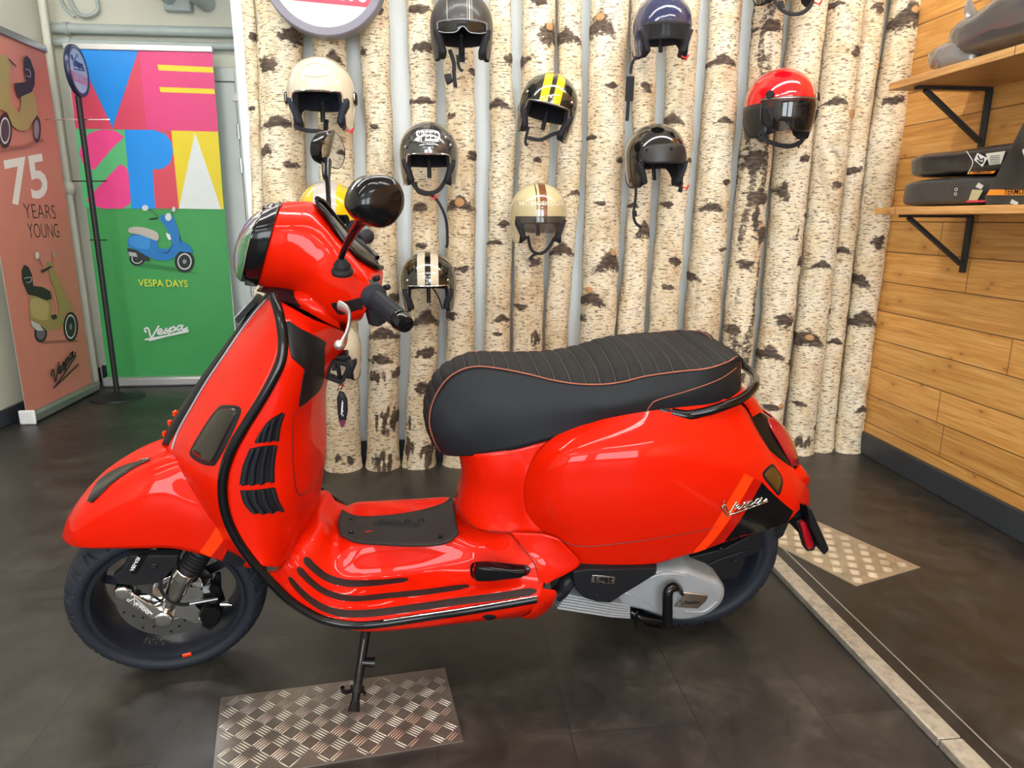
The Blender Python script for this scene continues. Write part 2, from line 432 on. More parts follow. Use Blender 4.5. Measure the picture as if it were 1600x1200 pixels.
# street side behind the camera: piers and lintel around big shop windows
wb = MB()
for a, b in (((XL, YF - .1, 0), (-2.0, YF, ZC)), ((-.15, YF - .1, 0), (.15, YF, ZC)), ((1.75, YF - .1, 0), (XR, YF, ZC)), ((-2.0, YF - .1, 2.35), (1.75, YF, ZC)), ((-2.0, YF - .1, 0), (1.75, YF, .35))): wb.box(a, b)
wb.build('wall_front', M['wall'], smooth=False)['kind'] = 'structure'
for i, (x0, x1) in enumerate(((-2.0, -.15), (.15, 1.75))):
    w = MB()
    for a, b in (((x0, YF - .07, .35), (x0 + .05, YF - .01, 2.35)), ((x1 - .05, YF - .07, .35), (x1, YF - .01, 2.35)), ((x0 + .05, YF - .07, .35), (x1 - .05, YF - .01, .40)), ((x0 + .05, YF - .07, 2.30), (x1 - .05, YF - .01, 2.35)), (((x0 + x1) / 2 - .025, YF - .07, .4), ((x0 + x1) / 2 + .025, YF - .01, 2.3))): w.box(a, b)
    w.build('window_%d' % (i + 1), M['skirt'], smooth=False)['kind'] = 'structure'
box_obj('baseboard_right', (XR - .022, YF, 0), (XR - .002, YP - .005, .105), M['skirt'], bevel=.004, kind='structure')
box_obj('baseboard_left', (XL + .002, YF, 0), (XL + .02, YB - .03, .09), M['skirt'], bevel=.004, kind='structure')
box_obj('baseboard_back', (XL + .022, YB - .02, 0), (-1.0, YB - .002, .10), M['skirt'], bevel=.004, kind='structure')
box_obj('baseboard_center', (-.79, YP - .018, 0), (XR - .03, YP - .002, .09), M['skirt'], kind='structure')

# door in the back wall of the alcove, right of the tall banner
dx0, dx1 = -2.0, -1.235
d = MB().box((dx0, YB - .05, .01), (dx1 - .045, YB - .012, 1.93)).build('door_1', M['doorw'], smooth=True, bevel=.004); d['kind'] = 'structure'
fr_ = MB().box((dx1 - .04, YB - .06, .0), (dx1 + .10, YB - .004, 2.02)).box((dx0 - .1, YB - .06, 1.935), (dx1 - .04, YB - .004, 2.02)).box((dx0 - .1, YB - .06, 0), (dx0 - .004, YB - .004, 1.935))
fr_.build('trim_1', M['doorw'], bevel=.006)['kind'] = 'structure'
for k, z in enumerate((.62, 1.42, 1.63)):
    MB().lathe([(0, -.045), (.009, -.045), (.009, .045), (0, .045)], (dx1 - .042, YB - .068, z), n=12).build('hinge', M['chrome'], d)
o = MB().box((-1.30, YB - .075, 1.815), (-1.18, YB - .055, 1.86)).build('trim_2', M['white'], bevel=.003); o['kind'] = 'structure'

# pipework under the ceiling of the alcove
for k, (z, r) in enumerate(((2.222, .030), (2.142, .022))):
    b = MB().tube([(XL + .03, YB - .05, z), (-1.0, YB - .05, z), (-.3, YB - .05, z)], r, 14, smooth=1)
    b.tube([(XL + .10, YB - .05, z), (XL + .125, YB - .05, z)], r + .008, 14)
    tag(b.build('wall_pipe', M['pipe']), ['thick grey painted pipe along the back wall, upper of the two', 'thinner grey painted pipe just above the tall colourful banner'][k], 'pipe', 'pipes on the back wall')
for k, (x, z, r) in enumerate(((-1.62, 2.41, .045), (-1.42, 2.40, .055), (-1.16, 2.44, .035), (-1.00, 2.45, .028))):
    b = MB().tube([(x - .06, 3.6, z), (x - .02, 4.3, z), (x, YB - .01, z)], r, 16, smooth=1); b.tube([(x - .03, 4.30, z), (x - .025, 4.36, z)], r + .01, 16)
    tag(b.build('ceiling_pipe', M['pipe']), ['leftmost grey pipe running overhead towards the back wall', 'thickest overhead grey pipe, second from the left', 'overhead grey pipe, third from the left', 'thin overhead grey pipe beside the birch trunks'][k], 'pipe', 'pipes under the ceiling')
b = MB().tube([(-2.24, YB - .03, 2.60), (-2.23, YB - .04, 2.42), (-2.16, YB - .05, 2.30), (-2.06, YB - .045, 2.33), (-2.03, YB - .03, 2.46), (-1.7, YB - .03, 2.50), (-1.3, YB - .03, 2.47)], .011, 8, smooth=5)
b.tube([(-2.27, YB - .02, 2.60), (-2.27, YB - .03, 2.38), (-2.2, YB - .04, 2.29)], .009, 8)
tag(b.build('cable', M['pipe']), 'thin grey cables looping down in the back left ceiling corner', 'cable')
tag(MB().box((-1.66, YB - .07, 2.335), (-1.50, YB - .003, 2.42)).build('junction_box', M['pipe'], bevel=.008), 'small grey junction box high on the back wall', 'junction box')
# door casing mouldings on the left wall
for k, (y, w, z) in enumerate(((4.30, .10, 2.02), (3.62, .10, 2.02))):
    m_ = MB().box((XL + .003, y, 0), (XL + .035, y + w, z)).box((XL + .003, y + .02, 0), (XL + .05, y + .04, z))
    m_.build('trim_%d' % (k + 3), M['wall'], bevel=.006)['kind'] = 'structure'
MB().box((XL + .003, 3.72, 1.94), (XL + .035, 4.30, 2.04)).build('trim_5', M['wall'], bevel=.006)['kind'] = 'structure'
b = MB().tube([(XL + .05, 4.80, 0.0), (XL + .05, 4.80, 1.2), (XL + .05, 4.80, 2.4)], .022, 12, smooth=1); b.ball((XL + .05, 4.80, 1.27), (.04, .04, .05), 14)
tag(b.build('wall_pipe', M['wall']), 'cream riser pipe with a bulb joint in the back left corner', 'pipe')

# ------------------------------------------------------------------ birch trunks
TR = [  # (v, uL, uR) stations on the silhouette plane
    [(60, 380, 402), (200, 389, 409), (420, 394, 416), (735, 410, 432)],
    [(20, 400, 474), (200, 407, 479), (420, 416, 484), (735, 432, 498)],
    [(75, 488, 542), (200, 495, 553), (420, 500, 560), (720, 509, 565)],
    [(75, 562, 611), (200, 570, 615), (500, 577, 626), (733, 571, 624)],
    [(75, 637, 682), (200, 642, 685), (500, 640, 687), (733, 629, 679)],
    [(75, 689, 741), (230, 699, 745), (500, 696, 743), (733, 693, 741)],
    [(75, 765, 800), (200, 765, 807), (500, 757, 799), (720, 755, 800)],
    [(75, 814, 867), (200, 812, 862), (500, 799, 848), (720, 800, 846)],
    [(75, 871, 909), (225, 872, 912), (500, 852, 890), (720, 845, 882)],
    [(75, 920, 980), (225, 915, 975), (500, 906, 963), (720, 896, 950)],
    [(75, 985, 1027), (225, 990, 1024), (500, 965, 1009), (720, 955, 998)],
    [(75, 1040, 1090), (225, 1036, 1082), (500, 1012, 1059), (720, 1000, 1046)],
    [(75, 1104, 1154), (225, 1092, 1147), (500, 1068, 1124), (720, 1052, 1106)],
    [(75, 1173, 1220), (225, 1158, 1207), (500, 1130, 1179), (720, 1110, 1158)],
    [(75, 1229, 1284), (225, 1209, 1267), (500, 1188, 1240), (715, 1165, 1216)],
    [(75, 1286, 1341), (225, 1269, 1324), (500, 1244, 1292), (712, 1222, 1266)],
    [(75, 1341, 1376), (225, 1324, 1356), (500, 1293, 1324), (708, 1269, 1300)],
    [(75, 1382, 1430), (225, 1356, 1406), (500, 1326, 1367), (705, 1301, 1342)],
]
# dark bark marks: (u, v, width px, height px, type) c chevron, b blotch, s streaks
MK = """395 56 20 14 b;454 56 40 26 b;420 103 36 26 b;436 190 46 18 c;415 236 30 18 b;393 169 14 8 b;520 87 22 18 c;567 81 16 14 b;589 16 24 14 b;
654 14 42 14 b;664 73 46 18 b;659 158 42 12 b;798 90 22 20 b;779 160 32 14 c;857 53 34 40 b;820 94 20 16 b;842 2 34 14 b;586 198 20 10 b;738 243 22 16 b;
886 54 36 20 c;939 34 36 34 c;957 135 30 10 b;927 214 16 10 b;1010 135 22 16 b;1053 184 26 18 c;1130 92 36 16 c;1132 187 26 10 c;1205 41 50 24 b;1242 47 32 18 b;
1306 4 30 12 b;1374 11 26 18 b;1422 22 44 38 c;1336 82 24 20 b;1306 157 30 12 c;1381 109 24 26 c;1396 157 36 16 b;1364 244 28 16 c;1254 247 28 14 b;1306 289 28 14 b;
1336 266 28 14 b;1179 251 40 44 b;1134 285 20 10 b;656 325 28 18 b;718 316 38 22 c;659 384 22 10 b;724 420 34 12 b;787 351 22 12 b;774 378 24 8 c;834 409 30 16 b;
815 480 26 12 b;784 497 24 12 c;777 522 20 8 b;879 389 36 20 c;952 406 42 32 c;924 466 38 22 c;912 500 20 16 b;937 317 20 10 b;1008 356 22 28 c;993 320 14 8 c;
618 465 28 18 b;599 519 44 20 c;665 494 34 26 c;702 494 30 18 b;665 550 44 20 b;837 528 22 30 s;1027 387 24 18 c;1044 319 22 12 b;1111 322 32 14 c;1082 431 24 16 c;
1075 487 22 24 c;1054 409 28 18 b;1044 448 22 12 b;1185 309 50 30 b;1191 366 28 36 b;1166 412 32 18 b;1147 515 28 18 b;1226 500 42 28 b;1263 528 46 28 c;1265 337 24 16 b;
1283 412 28 14 c;1318 390 26 12 c;1344 437 30 24 c;1351 497 42 28 c;1372 378 30 24 b;1300 487 20 14 b;1307 533 22 10 c;595 562 46 20 b;591 588 30 26 s;619 584 20 20 b;
606 655 50 50 s;660 605 34 24 b;668 712 30 46 s;640 690 16 90 s;600 720 48 40 s;530 715 12 18 s;548 718 18 18 s;1204 550 38 24 c;1264 528 34 20 b;1326 578 32 28 c;
1236 568 16 12 b;1204 636 46 14 b;1252 632 22 10 b;1346 638 24 14 c;1278 670 18 14 b;1254 690 44 22 s;1308 704 24 10 b;1180 340 16 60 b;1150 590 30 20 b;455 258 26 14 b;
466 330 24 14 b;440 400 26 14 b;500 650 24 14 s;700 600 24 18 b;530 470 20 12 b;1226 300 22 34 s;1243 365 20 24 s;1250 410 24 20 s;1210 140 34 16 b;1190 210 22 30 b;840 250 18 10 b;
740 110 22 12 b;706 180 18 10 b;470 140 18 8 b;900 300 22 10 c;862 150 20 8 b;1000 250 16 8 b;1080 250 22 10 b;1128 390 20 8 b;970 250 18 10 b"""
MK = [tuple(x.split()) for x in MK.replace('\n', '').split(';') if x.strip()]
MK = [(float(a), float(b), float(c), float(d), e) for a, b, c, d, e in MK]
KNOT = [(718, 316, 5), (939, 26, 4), (1186, 544, 8), (1265, 527, 4), (1426, 16, 4), (1378, 101, 4), (1328, 178, 6), (1217, 633, 4), (957, 394, 4), (922, 453, 4), (857, 42, 4)]
TLAB = ['thin leftmost birch trunk beside the white door', 'stout birch trunk left of the cream helmet', 'birch trunk under the round sign, behind the cream helmet', 'birch trunk between the cream helmet and the lettered black helmet',
        'birch trunk behind the black helmet with white lettering', 'birch trunk right of the lettered helmet, with a round knot', 'birch trunk left of the yellow striped helmet', 'birch trunk directly behind the beige helmet',
        'slim birch trunk right of the yellow striped helmet', 'smooth broad birch trunk left of the hanging black strap', 'narrow birch trunk behind the left half of the peaked black helmet', 'birch trunk behind the right half of the peaked black helmet',
        'birch trunk between the peaked black helmet and the red helmet', 'dark stained birch trunk left of the red helmet', 'yellowish birch trunk behind the red helmet', 'white birch trunk right of the red helmet', 'thin birch trunk, second from the timber wall', 'rightmost birch trunk beside the timber wall']
YT = 3.03
for ti, st in enumerate(TR):
    cs = []
    for (v, ul, ur) in st:
        a, b = aty(ul, v, YT), aty(ur, v, YT); cs.append(((a + b) / 2, (b.x - a.x) / 2))
    cs.sort(key=lambda c: c[0].z)
    def at_z(z):
        if z <= cs[0][0].z: i = 0
        elif z >= cs[-1][0].z: i = len(cs) - 2
        else: i = max(k for k in range(len(cs) - 1) if cs[k][0].z <= z)
        a, b = cs[i], cs[i + 1]; t = (z - a[0].z) / (b[0].z - a[0].z); t = max(-.3, min(1.15, t))
        return a[0].x * (1 - t) + b[0].x * t, a[1] * (1 - max(0, min(1, t))) + b[1] * max(0, min(1, t))
    rm = sum(c[1] for c in cs) / len(cs)
    YC = YT + (0 if rm > .06 else .012) - max(0, rm - .082)
    marks = []
    for (u, v, w, h, ty) in MK:
        p = aty(u, v, YT - rm * .8); x, r = at_z(p.z)
        if abs(p.x - x) < r * 1.02:
            s_ = (p.y) / FPX
            marks.append((p.x - x, p.z, w * s_ / 2 * 1.05, h * s_ / 2 * 1.15, ty))
    knots = []
    for (u, v, r0) in KNOT:
        p = aty(u, v, YT - rm * .8); x, r = at_z(p.z)
        if abs(p.x - x) < r: knots.append((p.x - x, p.z, r0 * p.y / FPX * 1.3))
    NZ, NA = 330, 44; zt = 2.30
    vs = []; mk = []; kk = []
    for i in range(NZ + 1):
        z = zt * i / NZ; x, r = at_z(z)
        flare = .010 * math.exp(-z / .05)
        wob = .004 * noise.noise(V((ti * 7.1, 0, z * 4))) + .003 * noise.noise(V((ti * 3.3, 5, z * 13)))
        for k in range(NA):
            a = PI + (k / (NA - 1)) * PI * 1.16 - .08 * PI if False else 2 * PI * k / NA
            ca, sa = math.cos(a), math.sin(a)
            rr = r * .945 + flare + .0035 * noise.noise(V((ca * 1.6 + ti, sa * 1.6, z * 9))) + .0016 * noise.noise(V((ca * 5 + ti, sa * 5, z * 40)))
            m = 0.0; q = 0.0
            if sa < .25:
                px = ca * rr
                for (mx, mz, mw, mh, ty) in marks:
                    dx = (px - mx) / mw; dz = (z - mz) / mh
                    if abs(dx) > 2 or abs(dz) > 2.2: continue
                    if ty == 'c':
                        # eyebrow: pointed top, drooping ends
                        wn = .35 * noise.noise(V((px * 60, z * 50, ti * 3))); top = .95 - 1.45 * abs(dx) ** 1.2 + wn; bot = -.85 + .45 * (1 - abs(dx)) * noise.noise(V((px * 90, ti, 3))) - .25 * abs(dx)
                        f = min((top - dz) * .9, (dz - bot) * .9, (1.2 - abs(dx)) * 1.5)
                        m = max(m, max(0, min(1, .5 + f)))
                    elif ty == 's':
                        f = 1.15 - (dx * dx + dz * dz) ** .5; f *= .75 + 1.6 * noise.noise(V((px * 70, z * 16, ti * 9)))
                        m = max(m, max(0, min(1, f * 1.5)))
                    else:
                        f = 1.1 - (dx * dx + dz * dz) ** .5 + .5 * noise.noise(V((px * 50, z * 60, ti)))
                        m = max(m, max(0, min(1, f * 1.4)))
                for (kx, kz, kr) in knots:
                    d2 = math.hypot(px - kx, z - kz)
                    if d2 < kr * 1.4: q = max(q, 1 - d2 / kr * .45)
            if ti in (13,) : m = max(m, .62 * max(0, min(1, .35 + 2.2 * noise.noise(V((ca * 2, sa * 2, z * 5))))))
            rr += .0035 * m + (.006 if q > .5 else 0)
            vs.append((x + wob + ca * rr, YC + sa * rr * 1.0, z)); mk.append(m); kk.append(q)
    fs = [(i * NA + k, i * NA + (k + 1) % NA, (i + 1) * NA + (k + 1) % NA, (i + 1) * NA + k) for i in range(NZ) for k in range(NA)]
    fs.append(tuple(reversed(range(NA)))); fs.append(tuple(NZ * NA + k for k in range(NA)))
    x0 = at_z(0)[0]
    o = link('birch_trunk', [(a - x0, b - YC, c) for a, b, c in vs], fs, M['bark'], recalc=False)
    o.location = (x0, YC, 0)
    for nm, arr in (('mark', mk), ('knot', kk)):
        at = o.data.attributes.new(nm, 'FLOAT', 'POINT'); at.data.foreach_set('value', arr)
    tag(o, TLAB[ti], 'birch trunk', 'birch trunks lined up along the wall')

# ------------------------------------------------------------------ diamond plates and aluminium rail on the floor
M['tread'] = mat('worn_aluminium_plate', (.27, .235, .205), .38, metal=.75, bump=.15, bscale=120, var=.25)
M['treadbar'] = mat('bright_tread_bars', (.80, .79, .72), .28, metal=.85, var=.1)
M['plate2'] = mat('tan_aluminium_plate', (.52, .44, .32), .34, metal=.6, var=.15)
def tread_plate(corners, label, m, mbar, pitch=.037, ang=.0, bl=.0165, bw=.0017):
    c = [V((p.x, p.y, 0)) for p in corners]; ex = (c[1] - c[0]).normalized(); cen = sum(c, V()) / 4
    ey = V((-ex.y, ex.x, 0)); b = MB()
    b.prism(c, (0, 0, .003))
    pl = b.build('tread_plate', [m, mbar], smooth=False) if False else None
    q = [((p - cen).dot(ex), (p - cen).dot(ey)) for p in c]
    def inside(x, y, mrg=.004):
        n = len(q); s = 0
        for i in range(n):
            (x0, y0), (x1, y1) = q[i], q[(i + 1) % n]; L = math.hypot(x1 - x0, y1 - y0)
            d = ((x1 - x0) * (y - y0) - (y1 - y0) * (x - x0)) / L
            if s == 0: s = 1 if d > 0 else -1
            if d * s < mrg: return False
        return True
    mi0 = len(b.f)
    X = max(abs(x) for x, _ in q); Y = max(abs(y) for _, y in q); N = int(max(X, Y) * 1.6 / pitch) + 2
    for i in range(-N, N):
        for j in range(-N, N):
            gx, gy = i * pitch, j * pitch
            x = gx * math.cos(ang) - gy * math.sin(ang); y = gx * math.sin(ang) + gy * math.cos(ang)
            a = ang + (PI / 4 if (i + j) % 2 else -PI / 4)
            dx, dy = math.cos(a), math.sin(a)
            for k in range(-2, 3):
                ox, oy = x - dy * k * .0062, y + dx * k * .0062
                e1 = (ox - dx * bl * .8, oy - dy * bl * .8); e2 = (ox + dx * bl * .8, oy + dy * bl * .8)
                if not (inside(*e1) and inside(*e2)): continue
                ring = []
                for t, w in ((-1, .12), (-.6, .8), (0, 1), (.6, .8), (1, .12)): ring.append((t, w))
                vs = [];
                for t, w in ring:
                    px, py = ox + dx * t * bl, oy + dy * t * bl
                    for sx, sz in ((-1, 0), (0, 1), (1, 0)):
                        P_ = cen + ex * (px - dy * sx * bw * w) + ey * (py + dx * sx * bw * w); vs.append(V((P_.x, P_.y, .0029 + .0013 * sz * w)))
                fs = [(r * 3 + s2, r * 3 + s2 + 1, r * 3 + s2 + 4, r * 3 + s2 + 3) for r in range(4) for s2 in range(2)]
                b.add(vs, fs, 1)
    o = b.build('tread_plate', [m, mbar], smooth=False, recalc=False); tag(o, label, 'metal plate'); return o
tread_plate([atz(345, 1090, .003), atz(695, 1043, .003), atz(724, 1157, .003), V((-.475, 1.215, 0))], 'aluminium tread plate under the side stand of the scooter', M['tread'], M['treadbar'], .040, .03)
c1, c2, c3 = atz(1438, 886, .003), atz(1338, 915, .003), atz(1175, 832, .003)
tread_plate([c1, c2, c3, V((c3.x + c1.x - c2.x, c3.y + c1.y - c2.y, 0))], 'tan aluminium tread plate behind the rear wheel near the timber wall', M['plate2'], M['plate2'], .036, .05)
M['rail'] = NT('ribbed_aluminium', .4); _t = M['rail']; _s = _t.sep(_t.tc.outputs['Object'])
_w = _t.math('SINE', _t.math('MULTIPLY', _s[0], 1500.0)); _n = _t.noise(_t.mapping((1, 1, 1)), 40, 6, .7)
_t.color(_t.mix(_t.ramp(_n, [(.45, 0.0), (.62, .6)]), _t.mix(_t.ramp(_w, [(.1, .6), (.5, 0.0)]), (.60, .56, .47), (.34, .31, .25)), (.24, .20, .15))); _t.b.inputs['Metallic'].default_value = .35
_t.bump(_w, .3, .001); M['rail'] = _t.m
r = empty('threshold_rail', 'long ribbed aluminium rail lying on the floor towards the camera', 'rail', (1.05, 2.05, 0))
for (y0, y1) in ((2.05, 1.163), (1.160, .55)):
    MB().box((-.026, y1 - 2.05, 0), (.026, y0 - 2.05, .020)).build('rail_segment', M['rail'], r, bevel=.003)
b = MB().box((1.131, .55, 0), (1.134, 2.9, .0012)); b.build('trim_6', M['alu'], smooth=False)['kind'] = 'structure'
# ================================================================== SCOOTER
A0, B0 = atz(260, 1029), atz(1078, 963)
SX = (A0 - B0).normalized(); SZ0 = V((0, 0, 1)); SY0 = SZ0.cross(SX)
LEAN = math.radians(7.5)
SY = SY0 * math.cos(LEAN) - SZ0 * math.sin(LEAN); SZ = SZ0 * math.cos(LEAN) + SY0 * math.sin(LEAN)
ROOT = Matrix.Translation(A0) @ Matrix((SX, SY, SZ)).transposed().to_4x4()
scooter = empty('scooter', 'shiny orange-red step-through scooter with black seat leaning on its side stand', 'scooter', mtx=ROOT)
class Fr:
    def __init__(s, M4=Matrix()):   # M4: frame -> scooter local
        s.loc = M4; s.w = ROOT @ M4; s.i = s.w.inverted(); s.e = s.i @ EYE
    def __call__(s, u, v, y):
        d = s.i.to_3x3() @ ray(u, v); return s.e + d * ((y - s.e.y) / d.y)
    def z(s, u, v, z):
        d = s.i.to_3x3() @ ray(u, v); return s.e + d * ((z - s.e.z) / d.z)
    def x(s, u, v, x):
        d = s.i.to_3x3() @ ray(u, v); return s.e + d * ((x - s.e.x) / d.x)
B = Fr()
FX = B(269, 912, .0).x
STEER = math.radians(9)
RAKE = V((-math.sin(math.radians(26)), 0, math.cos(math.radians(26))))
W = Fr(Matrix.Translation((FX, 0, 0)) @ Matrix.Rotation(STEER, 4, RAKE))
HX = B(470, 470, 0).x
HD = Fr(Matrix.Translation((HX, 0, 1.0)) @ Matrix.Rotation(STEER, 4, RAKE) @ Matrix.Translation((0, 0, -1.0)))

def panel(name, rows, m, fr=B, full=False, parent=scooter, ku=5, kv=5, solid=.004, out=None, disp=None, both=False):
    """rows of (u, v, lateral) triples (or local Vectors) -> smooth sheet-metal panel; full: mirrored across the centre line and joined"""
    R_ = [[(fr(*p) if not isinstance(p, V) else p) for p in r] for r in rows]
    if full: R_ = [r + [my(p) for p in reversed(r[:-1] if abs(r[-1].y) < 1e-4 else r)] for r in R_]
    g = surf(R_, ku, kv)
    if disp: g = disp(g)
    vs, fs = grid_mesh(g)
    if out is None:
        c = sum(vs, V()) / len(vs); out = V((c.x, 0, c.z)) if full else V((c.x, -.3, c.z))
    o = link(name, vs, fs, m, parent, fr.loc, solid=solid, out=out)
    if both:
        o2 = link(name, [my(p) for p in vs], fs, m, parent, fr.loc, solid=solid, out=my(V(out)))
    return o
def bvh(objs):
    if not isinstance(objs, (list, tuple)): objs = [objs]
    vs = []; fs = []
    for o in objs:
        k = len(vs); vs += [v.co.copy() for v in o.data.vertices]; fs += [tuple(i + k for i in p.vertices) for p in o.data.polygons]
    return BVHTree.FromPolygons(vs, fs)
EL = ROOT.inverted() @ EYE; R3 = ROOT.inverted().to_3x3()
def hit(t, u, v, off=.0012):
    d = (R3 @ ray(u, v)).normalized(); h = t.ray_cast(EL, d)
    if h[0] is None:
        n = t.find_nearest(EL + d * 1.75); p, nn = n[0], n[1]
    else: p, nn = h[0], h[1]
    if nn.dot(d) > 0: nn = -nn
    return p + nn * off, nn
def decal(name, rows, t, m, parent=scooter, ku=8, kv=8, off=.0012, linear=False, solid=0.0):
    R_ = [[V((a, b, 0)) for a, b in r] for r in rows]
    if linear:
        g = [[R_[0][0]]]
        rr = [[(r[min(int(k / ku), len(r) - 2)].lerp(r[min(int(k / ku), len(r) - 2) + 1], (k - ku * min(int(k / ku), len(r) - 2)) / ku)) for k in range(ku * (len(r) - 1) + 1)] for r in R_]
        g = []
        for i in range(len(rr) - 1):
            for k in range(kv): g.append([a.lerp(b, k / kv) for a, b in zip(rr[i], rr[i + 1])])
        g.append(rr[-1])
    else: g = surf(R_, ku, kv)
    g = [[hit(t, p.x, p.y, off)[0] for p in r] for r in g]
    vs, fs = grid_mesh(g)
    c = sum(vs, V()) / len(vs); d = (c - EL).normalized()
    return link(name, vs, fs, m, parent, out=c + d * .3, solid=solid)
def sline(b, path, t, r, off=0.0, k=6, m=0, n=8, closed=False, flatten=1.0):
    pts = cr_path([V((a, c, 0)) for a, c in path], [0] * len(path), k, closed)[0] if k > 1 else [V((a, c, 0)) for a, c in path]
    hp = [hit(t, p.x, p.y, off)[0] for p in pts]
    rr = r if not isinstance(r, (list, tuple)) else cr_path([V((0, 0, 0))] * len(r), list(r), k, closed)[1]
    b.tube(hp, rr, n, m, smooth=1, closed=closed)
    return b
def script_px(b, t, o, ex, ey, r, off=.002, m=0, k=4):
    for s in SCRIPT:
        sline(b, [(o[0] + ex[0] * x + ey[0] * y, o[1] + ex[1] * x + ey[1] * y) for x, y in s], t, r, off, k, m, 6)

# ------------------------------------------------------------------ front wheel
def wheel(name, fr, cx, r, w, rl, spokes, tread=True, sx=1.0):
    prof = [(rl, .40), (rl + .005, .46), (rl + .012, .495), (rl + .022, .49), (r - .018, .43), (r - .010, .34), (r - .004, .22), (r - .001, .10), (r, 0)]
    prof = [(a, b * w * 2 * .52) for a, b in prof]; prof = prof + [(a, -b) for a, b in reversed(prof[:-1])]
    pp = cr_path([V((a, b, 0)) for a, b in prof], [0] * len(prof), 4)[0]
    NA = 420; vs = []; fs = []
    for k in range(NA):
        a = 2 * PI * k / NA
        for p in pp:
            rr = p.x; s = abs(p.y) / (w * .5); sd = 1 if p.y > 0 else -1
            if tread and rr > r - .028:
                ph = (a * 22 / (2 * PI) + sd * (.9 * s + .25 * math.sin(s * 4)) + (.5 if sd > 0 else 0)) % 1.0
                if .0 < ph < .15 and .14 < s < .97: rr -= .006
                ph2 = (a * 22 / (2 * PI) - sd * .55 * s + .37) % 1.0
                if ph2 < .11 and .40 < s < 1.05: rr -= .005
                if s < .035: rr -= .003
            vs.append(V((cx + rr * math.cos(a), p.y, r + rr * math.sin(a))))
    L = len(pp)
    for k in range(NA):
        for i in range(L - 1):
            fs.append((k * L + i, ((k + 1) % NA) * L + i, ((k + 1) % NA) * L + i + 1, k * L + i + 1))
    tire = link(name, vs, fs, M['tyre'], scooter, fr.loc, recalc=True)
    c = (cx, 0, r)
    b = MB(); e = w * .40
    b.lathe([(rl + .002, e), (rl - .001, e + .006), (rl - .011, e + .005), (rl - .014, e - .001), (rl - .018, e - .012), (rl - .023, .010), (rl - .027, -.012), (rl - .024, -e + .01), (rl - .012, -e - .005), (rl + .002, -e)], c, (0, 1, 0), 96)
    b.lathe([(0, .005), (.045, .005), (.05, 0), (.05, -.03), (0, -.03)], c, (0, 1, 0), 40)
    for k in range(spokes):
        a = 2 * PI * k / spokes + .3; d = V((math.cos(a), 0, math.sin(a))); n = V((-d.z, 0, d.x)); cc = V(c)
        q = [cc + d * .04 + n * .016 + V((0, -.005, 0)), cc + d * .04 - n * .016 + V((0, -.005, 0)), cc + d * (rl - .022) - n * .012 + V((0, -.018, 0)), cc + d * (rl - .022) + n * .012 + V((0, -.018, 0))]
        b.prism(q, (0, -.016, 0))
    b.build('rim', M['rim'], tire, fr.loc)
    return tire
R1, R2 = .222, .228
fw = wheel('front_wheel', W, 0.0, R1, .120, .172, 5)
RXc = B(1075, 880, 0.0).x
rx_edge = B(1208, 860, 0.0).x
RX = rx_edge + R2 + .006
rw = wheel('rear_wheel', B, RX, R2, .128, .170, 5)
# orange rim sticker and raised rim lettering
b = MB(); cW = V((0, 0, R1))
def arc_patch(fr_c, r0, r1, a0, a1, y0, y1, n=8):
    g = [[V((fr_c.x + rr * math.cos(a0 + (a1 - a0) * k / n), yy, fr_c.z + rr * math.sin(a0 + (a1 - a0) * k / n))) for k in range(n + 1)] for rr, yy in ((r0, y0), (r1, y1))]
    return grid_mesh(g)
vs, fs = arc_patch(cW, .1605, .1715, -PI / 2 - .045, -PI / 2 - .17, .0545, .0550)
link('rim_sticker', vs, fs, M['stripe'], fw, W.loc, solid=.0006, out=(0, 0, R1))
b = MB()
for i, a in enumerate([(-PI / 2 + .18 + .055 * k) for k in range(7)]):   # small embossed characters on the rim barrel
    for q in range(2):
        aa = a + .02 * q
        for (r0, r1_) in ((.1350, .1352), (.1415, .1417)):
            p = lambda rr, an, yy: V((rr * math.cos(an), yy, R1 + rr * math.sin(an)))
            b.tube([p(.138, aa, .022), p(.1445, aa + (.012 if (i + q) % 2 else 0), .036)], .0011, 5, smooth=0)
    b.tube([p(.138, a, .023 + .010 * (i % 2)), p(.138 + .003 * (i % 2), a + .02, .023 + .010 * (i % 2))], .001, 5, smooth=0)
b.build('rim_lettering', M['steel'], fw, W.loc)
# brake disc
b = MB(); dc = V((0, .030, R1))
b.lathe([(.066, 0), (.112, 0), (.112, .004), (.066, .004)], dc, (0, 1, 0), 96, closed=True)
for k in range(30):
    a = 2 * PI * k / 30; rr = .078 + .012 * (k % 3)
    b.lathe([(0, .0045), (.0032, .0045), (.0034, .0038)], dc + V((rr * math.cos(a), 0, rr * math.sin(a))), (0, 1, 0), 8, m=1)
b.lathe([(.03, -.012), (.067, -.012), (.07, .001), (.03, .001)], dc, (0, 1, 0), 40, m=0, closed=True)
b.build('brake_disc', [M['steel'], M['black']], scooter, W.loc)

